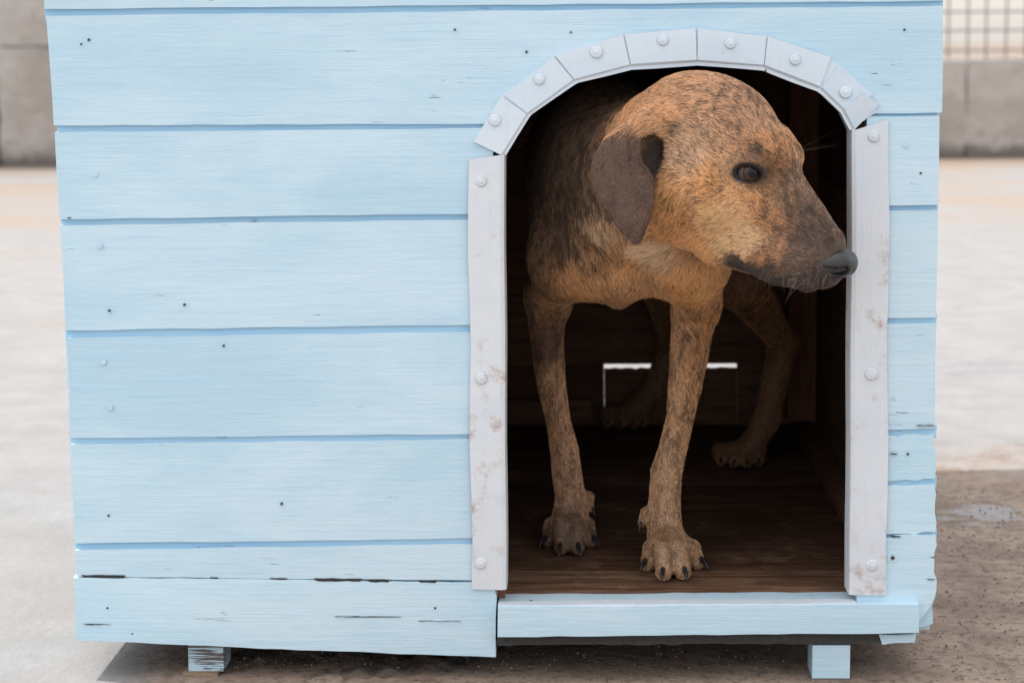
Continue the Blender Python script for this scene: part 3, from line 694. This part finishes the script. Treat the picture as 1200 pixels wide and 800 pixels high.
m_ = .075; sl = FD.sub(EO - m_, EO + m_); d2, w2 = ear_dist(FD.grid(sl)); q1, q2 = d2 + .0028, np.abs(w2) - .0010
FD.put((np.minimum(np.maximum(q1, q2), 0) + np.sqrt(np.maximum(q1, 0) ** 2 + np.maximum(q2, 0) ** 2) - .0026).astype(np.float32), sl, .005, False)
fold = [(E_(787, 144, -.004), .009), (E_(766, 147, .010), .009), (E_(755, 158, .017), .0060), (E_(754, 178, .018), .0042), (E_(757, 200, .018), .0034), (E_(759, 222, .017), .0030)]
FD.chain(fold, .005)   # folded front edge
FD.chain([(E_(762, 146, -.006), .016), (E_(728, 166, -.004), .014)], .018)
FD.ell(E_(768, 176, .004), (.0125, .013, .023), (unit(np.cross(EN, HU)), EN, HU), k=.006, cut=True)
for dx in (0,):                                                                    # far ear, hanging behind the head
    q0 = Hm(790, 150, .055); FD.chain([(q0, .018), (q0 + np.array([-.02, .015, -.05]), .028), (q0 + np.array([-.03, .015, -.10]), .018)], .008, flat=HR, f=.22)

co, FQ = FD.mesh(); co = relax(co, FQ, 2, .45)
# --- noise and colour fields over the coat
_perm = rng.permutation(4096).astype(np.int64); _val = rng.random(4096)
def vnoise(p):
    i = np.floor(p).astype(np.int64); f_ = p - i; f_ = f_ * f_ * (3 - 2 * f_); out = 0
    for dx in (0, 1):
        for dy in (0, 1):
            for dz in (0, 1):
                h = _perm[(_perm[(_perm[(i[:, 0] + dx) & 4095] + i[:, 1] + dy) & 4095] + i[:, 2] + dz) & 4095]
                out = out + _val[h] * np.where(dx, f_[:, 0], 1 - f_[:, 0]) * np.where(dy, f_[:, 1], 1 - f_[:, 1]) * np.where(dz, f_[:, 2], 1 - f_[:, 2])
    return out
def fbm(p, o=3): return sum(vnoise(p * 2 ** k + 17.3 * k) * .5 ** k for k in range(o)) / sum(.5 ** k for k in range(o))
def sm(x, a, b): t_ = np.clip((x - a) / (b - a), 0, 1); return t_ * t_ * (3 - 2 * t_)
hp = lambda x, y: H(x, y, surf_off(x, y))
COAT = [  # where, tan colour, share of dark hairs, reach
    (hp(850, 120), (.41, .27, .165), .42, 1), (hp(805, 105), (.46, .295, .17), .24, 1), (hp(895, 140), (.39, .25, .145), .48, 1), (hp(815, 180), (.46, .33, .21), .44, 1),
    (hp(905, 172), (.42, .235, .11), .35, .8), (hp(893, 174), (.08, .06, .05), .8, .35), (hp(925, 165), (.40, .24, .12), .4, .8),
    (hp(835, 215), (.50, .29, .125), .25, 1), (hp(855, 250), (.66, .43, .23), .12, 1), (hp(872, 276), (.76, .53, .31), .05, .9), (hp(848, 282), (.66, .45, .25), .08, .8),  # pale cheek hair, with the cheek's highlight put into its colour
    (hp(890, 235), (.44, .24, .10), .42, .8), (hp(905, 262), (.42, .23, .105), .5, .8), (hp(922, 235), (.30, .18, .10), .6, .8), (hp(915, 290), (.36, .20, .10), .5, .7),
    (hp(938, 215), (.25, .16, .10), .6, .7), (hp(952, 245), (.14, .09, .062), .6, .9), (hp(955, 280), (.115, .076, .055), .68, 1), (hp(935, 300), (.14, .088, .06), .65, .9), (hp(893, 205), (.03, .026, .026), .95, .35), (hp(862, 205), (.10, .07, .05), .8, .22),
    (hp(940, 328), (.10, .078, .07), .8, .8), (hp(900, 318), (.10, .07, .06), .85, .6), (hp(865, 312), (.035, .03, .03), 1.0, .65), (H(885, 322, .035), (.03, .026, .026), 1.0, .5), (H(912, 332, .032), (.03, .026, .026), 1.0, .5), (hp(968, 322), (.05, .042, .04), .9, .5), (hp(962, 312), (.09, .065, .055), .8, .4), (H(945, 339, .022), (.03, .026, .026), 1.0, .45), (hp(893, 303), (.40, .22, .10), .35, .5),
    (hp(790, 240), (.48, .28, .12), .3, 1), (hp(780, 262), (.46, .26, .11), .28, 1), (hp(820, 285), (.52, .30, .13), .15, 1),
    (hp(800, 150), (.40, .28, .17), .4, .6), (hp(790, 135), (.46, .28, .15), .2, .8), (hp(760, 115), (.46, .28, .15), .22, 1), (hp(735, 130), (.42, .25, .13), .3, 1),
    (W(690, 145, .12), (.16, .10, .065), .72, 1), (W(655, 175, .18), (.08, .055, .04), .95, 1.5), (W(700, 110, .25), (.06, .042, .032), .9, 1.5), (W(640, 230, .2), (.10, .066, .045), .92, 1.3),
    (W(672, 235, .12), (.15, .095, .06), .88, 1.2), (W(690, 205, .1), (.13, .085, .055), .88, 1.1), (W(655, 270, .14), (.17, .105, .062), .78, 1.1), (W(720, 300, .08), (.40, .24, .12), .45, .7), (W(703, 262, .08), (.55, .42, .27), .2, .7), (W(692, 292, .09), (.36, .22, .115), .58, 1), (W(645, 300, .15), (.27, .16, .085), .55, 1),  # neck and shoulder brindle, made darker to carry the kennel's shade in its colour
    (W(680, 325, .12), (.46, .27, .12), .25, 1), (W(725, 320, .08), (.52, .32, .15), .15, 1), (W(765, 298, .06), (.64, .47, .31), .06, .72), (W(745, 335, .1), (.46, .29, .15), .2, 1), (W(720, 352, .15), (.34, .20, .11), .3, .8),
    (W(810, 330, .1), (.52, .30, .125), .15, 1), (W(795, 400, .15), (.50, .31, .17), .44, 1), (W(825, 400, .15), (.44, .23, .085), .25, .8), (W(795, 470, .16), (.52, .32, .17), .46, 1), (W(780, 560, .16), (.52, .34, .195), .38, 1), (W(783, 640, .11), (.46, .30, .17), .38, 1),
    (W(640, 380, .2), (.38, .24, .13), .35, 1), (W(626, 400, .24), (.14, .08, .05), .6, .8), (W(650, 470, .24), (.50, .31, .17), .44, 1), (W(665, 560, .23), (.46, .30, .175), .42, 1), (W(668, 630, .2), (.25, .17, .11), .6, 1),
    (W(880, 380, .68), (.46, .26, .13), .3, 2.5), (W(895, 480, .66), (.42, .25, .14), .3, 2), (W(765, 420, .9), (.46, .28, .16), .3, 2.5), (hb, (.40, .25, .14), .3, 1.5),
    (c0 + np.array([.05, .25, .12]), (.05, .036, .028), .9, 2), (c0 + np.array([.05, .25, -.10]), (.28, .16, .085), .4, 2), (c0 + np.array([.10, .55, .1]), (.05, .036, .028), .9, 2),
]
CP = np.array([c[0] for c in COAT]); CT = np.array([c[1] for c in COAT]); CDK = np.array([c[2] for c in COAT]); CRS = np.array([c[3] for c in COAT])
def ear_mask(p):
    """on the outer face of the near flap"""
    d_, w_ = ear_dist((p[:, 0], p[:, 1], p[:, 2])); best = np.maximum(d_ - .002, np.maximum(np.abs(w_) - .009, -w_ - .004))
    for (a, ra), (b, rb) in zip(fold[2:], fold[3:]):
        ab = b - a; t_ = np.clip(((p - a) @ ab) / (ab @ ab), 0, 1); best = np.minimum(best, np.linalg.norm(p - a - t_[:, None] * ab, axis=1) - ra - .003)
    bq = (p - EO) @ EB; return sm(-best, -.0012, .0012) * (1 - .85 * sm(bq, .034, .054))
EARHOLE = E_(769, 177, .002)
def coat(p):
    """tan colour, share of dark hairs, at every point"""
    w_ = np.zeros((len(p), len(CP)), np.float32)
    for j in range(len(CP)): w_[:, j] = 1 / (((p - CP[j]) ** 2).sum(1) / CRS[j] ** 2 + 2e-5) ** 1.9
    w_ /= w_.sum(1, keepdims=True); tan = w_ @ CT; dk = w_ @ CDK
    em = ear_mask(p)[:, None]; tan = tan * (1 - em) + np.array([.13, .078, .054]) * em; dk = dk * (1 - em[:, 0]) + .50 * em[:, 0]
    eh = sm(np.linalg.norm((p - EARHOLE) * np.array([1.0, 1.0, .55]), axis=1), .017, .010); tan = tan * (1 - eh[:, None]) + np.array([.035, .028, .026]) * eh[:, None]; dk = np.maximum(dk, eh)  # shade of the hollow under the ear fold, put into the coat colour
    for T_ in (TA, TB):                                                              # coat darkened along the gaps between the toes
        for k_ in range(3):
            g_ = (G(T_[k_][0][0], T_[k_][0][1], ZF + .010) + G(T_[k_ + 1][0][0], T_[k_ + 1][0][1], ZF + .010)) / 2; g2 = g_ + np.array([0, .02, .014])
            ab = g2 - g_; t_ = np.clip(((p - g_) @ ab) / (ab @ ab), 0, 1); dk = np.maximum(dk, sm(np.linalg.norm((p - g_ - t_[:, None] * ab) * np.array([1.6, .6, .6]), axis=1), .010, .004))
    # brindle: crooked streaks and fine mottling
    q = p * np.array([150, 150, 70]) + 2.2 * np.stack([fbm(p * 40 + 5), fbm(p * 40 + 31), fbm(p * 40 + 77)], 1)
    st = fbm(q, 2); mt = fbm(p * 260, 2); sp = fbm(p * 60 + 9, 2)
    dk2 = dk * (0.42 + 1.05 * sm(st, .44, .70) + .6 * sm(mt, .40, .72)); tan = tan * np.array([1.58, 1.40, 1.34]) * (.84 + .32 * sp[:, None]); tan = tan / np.maximum(1, tan.max(1, keepdims=True) / .92)
    return tan, np.clip(dk2, 0, 1)
DARK = np.array([.036, .024, .017])
dog = empty('dog', (.06, .4, ZF), 'tan brindle hound with dark ears leaning out of the dog house doorway', 'dog')
me = mesh_from('body', co, FQ)
nor = np.empty(len(co) * 3, np.float32); me.vertices.foreach_get('normal', nor); nor = nor.reshape(-1, 3)
print('dog verts', len(co))
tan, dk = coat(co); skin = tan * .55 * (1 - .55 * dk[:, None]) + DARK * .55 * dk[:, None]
def eye_dist(p):
    q_ = p - EYE; e_ = np.sqrt(((q_ @ es + (q_ @ eu) * .12) / .0160) ** 2 + ((q_ @ eu) / .0108) ** 2); r_ = np.where(np.linalg.norm(q_, axis=1) < .03, e_, 9.0)
    q_ = p - FAR[0]; e_ = np.sqrt(((q_ @ FAR[2] + (q_ @ FAR[3]) * .12) / .0160) ** 2 + ((q_ @ FAR[3]) / .0108) ** 2); return np.minimum(r_, np.where(np.linalg.norm(q_, axis=1) < .03, e_, 9.0))
lidm = sm(eye_dist(co), 1.08, .9)[:, None]; skin = skin * (1 - lidm) + np.array([.012, .010, .010]) * lidm
at = me.color_attributes.new('coat', 'FLOAT_COLOR', 'POINT'); at.data.foreach_set('color', np.concatenate([skin, np.ones((len(skin), 1))], 1).astype(np.float32).ravel())
t = NT('dog_skin'); vc = t.n('ShaderNodeVertexColor', layer_name='coat'); M['skin'] = t.done(t.mix(t.ramp(t.noise(420, 3, .7), .45, .6, 0, .6), vc.outputs[0], (.03, .024, .02)), .55, t.bump(t.noise(900, 3), .3, .0006), .35)
body = link_mesh('body', me, M['skin'], dog)

# --- eye
def eyeball(c, gaze, name='eye'):
    bm = bmesh.new(); bmesh.ops.create_uvsphere(bm, u_segments=40, v_segments=24, radius=EYE_R)
    q = Vector(gaze.tolist()).to_track_quat('Z', 'Y')
    for v in bm.verts:
        cz = v.co.z / EYE_R
        if cz > .72: v.co *= 1 + .09 * (cz - .72) / .28
    o = from_bm(name, bm, M['eye'], dog, smooth=True)
    o.rotation_mode = 'QUATERNION'; o.rotation_quaternion = q; o.location = Vector(c.tolist()) - abs_loc(dog); return o
t = NT('dark_brown_eye'); tc = t.n('ShaderNodeTexCoord').outputs['Object']; vm = t.n('ShaderNodeVectorMath', operation='NORMALIZE'); t.put(vm.inputs[0], tc)
sx = t.n('ShaderNodeSeparateXYZ'); t.put(sx.inputs[0], vm.outputs[0]); z = sx.outputs[2]
col = t.mix(t.ramp(z, .48, .56), (.09, .072, .066), (.010, .007, .006)); col = t.mix(t.ramp(z, .58, .68), col, (.05, .024, .011)); col = t.mix(t.ramp(z, .86, .90), col, (.004, .004, .004))
M['eye'] = t.done(col, .2, None, 0.0); t.b.inputs['Coat Weight'].default_value = 1; t.b.inputs['Coat IOR'].default_value = 1.34; t.b.inputs['Coat Roughness'].default_value = .02
eyeball(EYE, unit(to_cam * .88 + es * .46 + eu * .04))
EYE2 = FAR[0]; eyeball(EYE2, unit(FAR[1] * .88 + FAR[2] * .46))

# --- nose leather
nf = unit(HF - .22 * HU); nu = unit(np.cross(HR, nf)); nu = nu if nu[2] > 0 else -nu
nc = H(979, 308)
lo, hi = nc - .034, nc + .034
NF = Field(*[np.arange(a, b, .0009) for a, b in zip(lo, hi)])
NF.ell(nc + nf * .001, (.0185, .0185, .0135), (nf, HR, nu), k=.004)
NF.cap(nc + nf * .007 + nu * .0030 + HR * .008, nc + nf * .007 + nu * .0030 - HR * .008, .0108, .0108, .006)
NF.cap(nc - nf * .005 - nu * .004 + HR * .011, nc + nf * .008 - nu * .002 + HR * .0095, .0105, .0088, .005)
NF.cap(nc - nf * .005 - nu * .004 - HR * .011, nc + nf * .008 - nu * .002 - HR * .0095, .0105, .0088, .005)
for s_ in (1, -1):
    NF.chain([(nc + nf * .0135 - nu * .0020 + HR * s_ * .0125, .0048), (nc + nf * .006 - nu * .0050 + HR * s_ * .0175, .0042), (nc - nf * .002 - nu * .0062 + HR * s_ * .0208, .0030), (nc - nf * .0085 - nu * .0035 + HR * s_ * .0205, .0022), (nc - nf * .0110 + nu * .004 + HR * s_ * .0160, .0015)], .002, cut=True)
NF.cap(nc + nf * .022 + nu * .003, nc + nf * .017 - nu * .012, .0013, .0015, .0015, cut=True)
c2, f2 = NF.mesh(); c2 = relax(c2, f2, 2)
t = NT('nose_leather'); vo = t.n('ShaderNodeTexVoronoi'); vo.inputs['Scale'].default_value = 620; t.put(vo.inputs['Vector'], t.pos)
M['nose'] = t.done((.013, .012, .013), .36, t.bump(vo.outputs[0], .35, .0006), .5)
link_mesh('nose', mesh_from('nose', c2, f2), M['nose'], dog)

# --- claws
t = NT('black_claw'); M['claw'] = t.done((.018, .018, .022), .3)
def claw(a, d0, d1, L=.017, r0=.0034):
    bm = bmesh.new(); n = 8; rows = []; p_ = np.array(a, float); k = 6
    for i in range(k + 1):
        s_ = i / k; d = unit(d0 * (1 - s_) + d1 * s_); rr = r0 * (1 - s_ ** 1.6 * .86); u_ = unit(np.cross(d, [0, 0, 1.0]) + 1e-6); w_ = np.cross(u_, d)
        rows.append([bm.verts.new(p_ + (u_ * math.cos(2 * math.pi * j / n) * .72 + w_ * math.sin(2 * math.pi * j / n)) * rr) for j in range(n)]); p_ = p_ + d * L / k
    for a_, b_ in zip(rows, rows[1:]):
        for j in range(n): bm.faces.new((a_[j], a_[(j + 1) % n], b_[(j + 1) % n], b_[j]))
    bm.faces.new(rows[-1]); bm.faces.new(rows[0][::-1]); return from_bm('claw', bm, M['claw'], dog, smooth=True)
for T in (TA, TB):
    for i, ((tx, ty), (kx, ky), rr) in enumerate(T):
        tip = G(tx, ty, ZF + rr * .92); sx_ = (-.35, -.1, .12, .4)[i]
        claw(tip + np.array([sx_ * .010, -.005, .0035]), unit([sx_, -1, .05]), unit([sx_ * .6, -.55, -.95]), .024 if i in (1, 2) else .021, .0044)
for c_ in (hb, ha):
    for i, ox in enumerate((-.027, -.010, .008, .024)):
        tip = c_ + np.array([ox - .004, -.004 if i in (1, 2) else .008, .0095]); claw(tip + np.array([0, -.006, .002]), unit([-.15, -1, .05]), unit([-.1, -.6, -.9]), .015)
claw(W(752, 612, .170), unit([-.4, -.6, -.6]), unit([.1, -.3, -1]), .013, .003); claw(W(694, 595, .253), unit([.4, -.5, -.7]), unit([0, -.2, -1]), .011, .0026)

# --- coat of hair: strands rooted on the skin, lying along the growth direction
def tris_of(F): return np.concatenate([F[:, [0, 1, 2]], F[:, [0, 2, 3]]])
T3 = tris_of(FQ); A_, B_, C_ = co[T3[:, 0]], co[T3[:, 1]], co[T3[:, 2]]
fn_ = np.cross(B_ - A_, C_ - A_); ar = np.linalg.norm(fn_, axis=1) / 2; fn_ = fn_ / np.maximum(2 * ar, 1e-12)[:, None]
ctr = (A_ + B_ + C_) / 3; view = CAM - ctr; view /= np.linalg.norm(view, axis=1)[:, None]; fac = (fn_ * view).sum(1)
dens = np.where(fac > -.25, 1.0, .12) * np.where(ctr[:, 1] > .42, .12, 1.0) * np.where(ctr[:, 1] > .30, .6, 1.0)
headm = (ctr[:, 2] > .40) & (ctr[:, 1] < .12); dens *= np.where(headm, 1.9, 1.0) * np.where(ctr[:, 2] < .33, 1.5, 1.0)
pr = ar * dens; pr /= pr.sum()
NS = 640000
ti = rng.choice(len(T3), NS, p=pr); u_ = rng.random(NS); v_ = rng.random(NS); fl = u_ + v_ > 1; u_[fl], v_[fl] = 1 - u_[fl], 1 - v_[fl]
root = A_[ti] + (B_ - A_)[ti] * u_[:, None] + (C_ - A_)[ti] * v_[:, None]
nn = nor[T3[ti, 0]] * (1 - u_ - v_)[:, None] + nor[T3[ti, 1]] * u_[:, None] + nor[T3[ti, 2]] * v_[:, None]; nn /= np.maximum(np.linalg.norm(nn, axis=1), 1e-6)[:, None]
bk = -unit(H(975, 300) - H(850, 190)); dn = np.array([0, 0, -1.0]); rt = np.array([1.0, 0, 0])
FLOW = [  # where, growth direction, length in metres, reach
    (hp(970, 285), bk, .006, 1), (hp(930, 215), unit(bk + HU * .3), .006, 1), (hp(900, 145), unit(bk + HU * .1), .0065, 1), (hp(850, 110), unit(-HF * 1 - HU * .15), .008, 1), (hp(800, 95), unit(-HF - HU * .4), .010, 1),
    (hp(950, 310), unit(bk - HU * .6), .0065, 1), (hp(900, 300), unit(bk - HU * 1.0), .006, 1), (hp(900, 255), unit(bk - HU * .3), .006, 1), (hp(850, 240), unit(bk - HU * .7), .009, 1), (hp(820, 180), unit(bk - HU * .1), .009, 1), (hp(820, 270), unit(-HF - HU * .9), .010, 1),
    (hp(780, 240), unit(-HF * .8 - HU), .012, 1), (hp(725, 210), unit(dn + rt * .1), .005, .8), (hp(738, 260), unit(dn + rt * .25), .005, .6), (hp(725, 150), unit(dn - rt * .7), .009, .8),
    (W(690, 150, .15), unit(dn - rt * .6), .014, 1.2), (W(670, 240, .13), unit(dn - rt * .15), .015, 1.2), (W(700, 270, .09), unit(dn + rt * .12), .016, 1), (W(690, 320, .12), unit(dn + rt * .4), .014, 1),
    (W(765, 298, .06), unit(rt * -.9 + dn * .5), .015, .7), (W(735, 330, .1), unit(dn - rt * .1), .012, 1), (W(640, 320, .15), dn, .012, 1), (W(810, 330, .1), unit(dn - rt * .1), .012, 1), (W(830, 395, .16), unit(dn + rt * .4), .012, .7),
    (W(795, 450, .12), dn, .0062, 1), (W(780, 560, .1), dn, .006, 1), (W(783, 640, .07), unit(dn + [0, -.8, 0]), .0038, 1), (W(645, 430, .2), dn, .0062, 1), (W(665, 550, .17), dn, .006, 1), (W(668, 630, .15), unit(dn + [0, -.8, 0]), .0038, 1),
    (W(700, 110, .28), unit([-.3, .9, -.2]), .016, 1.5), (c0 + np.array([.05, .25, 0]), unit([0, .7, -.7]), .016, 3), (W(880, 380, .68), dn, .010, 3), (W(765, 420, .9), dn, .010, 3), (hb, unit(dn + [0, -.6, 0]), .007, 2),
]
FP = np.array([f_[0] for f_ in FLOW]); FV = np.array([f_[1] for f_ in FLOW]); FL = np.array([f_[2] for f_ in FLOW]); FR = np.array([f_[3] for f_ in FLOW])
w_ = np.zeros((NS, len(FP)), np.float32)
for j in range(len(FP)): w_[:, j] = 1 / (((root - FP[j]) ** 2).sum(1) / FR[j] ** 2 + 4e-5) ** 1.8
w_ /= w_.sum(1, keepdims=True); flow = w_ @ FV; length = w_ @ FL
em = ear_mask(root); length = length * (1 - em) + .0048 * em
leg_ = sm(root[:, 2], .34, .28)
length *= .78 * (1 - .12 * leg_)
flow += (.35 - .26 * leg_)[:, None] * (np.stack([fbm(root * 55 + k * 13.7, 2) for k in range(3)], 1) - .5) + .13 * rng.normal(size=(NS, 3))
tang = flow - (flow * nn).sum(1, keepdims=True) * nn; tang /= np.maximum(np.linalg.norm(tang, axis=1), 1e-6)[:, None]
length *= rng.uniform(.55, 1.2, NS)
nose_d = np.linalg.norm(root - nc, axis=1); length *= sm(nose_d, .014, .026) * .8 + .2
ed = eye_dist(root); keep = (ed > .92) & (nose_d > .0170); length *= np.where(ed < 1.7, .55, 1.0)
root, nn, tang, length = root[keep], nn[keep], tang[keep], length[keep]; NS = len(root)
lift = rng.uniform(.14, .34, NS)[:, None]
p0 = root - nn * .0006; L_ = length[:, None]
p1 = p0 + L_ * .36 * (tang + nn * lift * 1.3); p2 = p1 + L_ * .34 * (tang + nn * lift * .55); p3 = p2 + L_ * .32 * (tang + nn * lift * .05 + np.array([0, 0, -.10]))
P4 = np.stack([p0, p1, p2, p3], 1)
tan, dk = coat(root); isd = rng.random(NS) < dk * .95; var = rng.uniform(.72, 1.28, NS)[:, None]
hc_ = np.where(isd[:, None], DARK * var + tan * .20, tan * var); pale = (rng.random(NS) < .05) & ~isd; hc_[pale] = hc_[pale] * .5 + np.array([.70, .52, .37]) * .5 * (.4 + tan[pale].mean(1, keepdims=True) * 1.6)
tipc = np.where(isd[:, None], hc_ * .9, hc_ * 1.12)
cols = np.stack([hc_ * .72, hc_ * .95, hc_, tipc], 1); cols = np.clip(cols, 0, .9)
rad = (.000115 + .00005 * rng.random(NS))[:, None] * np.array([[1.0, 1.0, .8, .25]]); rad = rad * np.where(length < .005, .85, 1.12)[:, None]
def hair_object(name, P, Rd, Cc, mat):
    hd = bpy.data.hair_curves.new(name); n, k = P.shape[:2]; hd.add_curves([k] * n)
    o = bpy.data.objects.new(name, hd); COL.objects.link(o); o.parent = dog
    hd.attributes['position'].data.foreach_set('vector', (P - np.array(abs_loc(dog))).astype(np.float32).ravel())
    ra = hd.attributes.get('radius') or hd.attributes.new('radius', 'FLOAT', 'POINT'); ra.data.foreach_set('value', Rd.astype(np.float32).ravel())
    ca = hd.attributes.new('coat', 'FLOAT_COLOR', 'POINT'); ca.data.foreach_set('color', np.concatenate([Cc, np.ones(Cc.shape[:2] + (1,))], 2).astype(np.float32).ravel())
    hd.materials.append(mat); return o
t = NT('hair'); aa = t.n('ShaderNodeAttribute', attribute_name='coat'); M['hair'] = t.done(aa.outputs['Color'], .42, None, .35)
t.b.inputs['Sheen Weight'].default_value = .0
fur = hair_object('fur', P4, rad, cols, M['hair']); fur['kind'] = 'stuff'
# --- whiskers
wp, wr, wc = [], [], []
def whisker(px, py, d, L, c=(.30, .22, .16), r0=.00014):
    p_ = hp(px, py); d = unit(d); s_ = [p_ + d * L * k / 5 + np.array([0, 0, -.22 * L * (k / 5) ** 2]) for k in range(6)]
    wp.append(s_); wr.append([r0 * (1 - k / 5.5) for k in range(6)]); wc.append([c] * 6)
for k in range(10):
    x_ = rnd.uniform(890, 965); y_ = rnd.uniform(312, 330); whisker(x_, y_, HR * rnd.uniform(.3, .8) - HU * rnd.uniform(.5, 1.1) - HF * rnd.uniform(-.2, .8), rnd.uniform(.012, .032), (.22, .18, .15) if rnd.random() < .4 else (.09, .07, .06), .00014)
for k in range(22):
    x_ = rnd.uniform(915, 975); whisker(x_, 330 - abs(x_ - 945) * .12 + rnd.uniform(-6, 2), -HU + HR * rnd.uniform(-.1, .6) + HF * rnd.uniform(-.4, .3), rnd.uniform(.005, .011), (.30, .26, .22), .00009)
for k in range(4):
    p_ = Hm(902, 182, .03); d = unit(HF * .9 + HU * rnd.uniform(.1, .7) - HR * .5); wp.append([p_ + d * .045 * j / 5 for j in range(6)]); wr.append([.00012 * (1 - j / 5.5) for j in range(6)]); wc.append([(.06, .045, .035)] * 6)
hair_object('whiskers', np.array(wp), np.array(wr), np.array(wc), M['hair'])['kind'] = 'stuff'
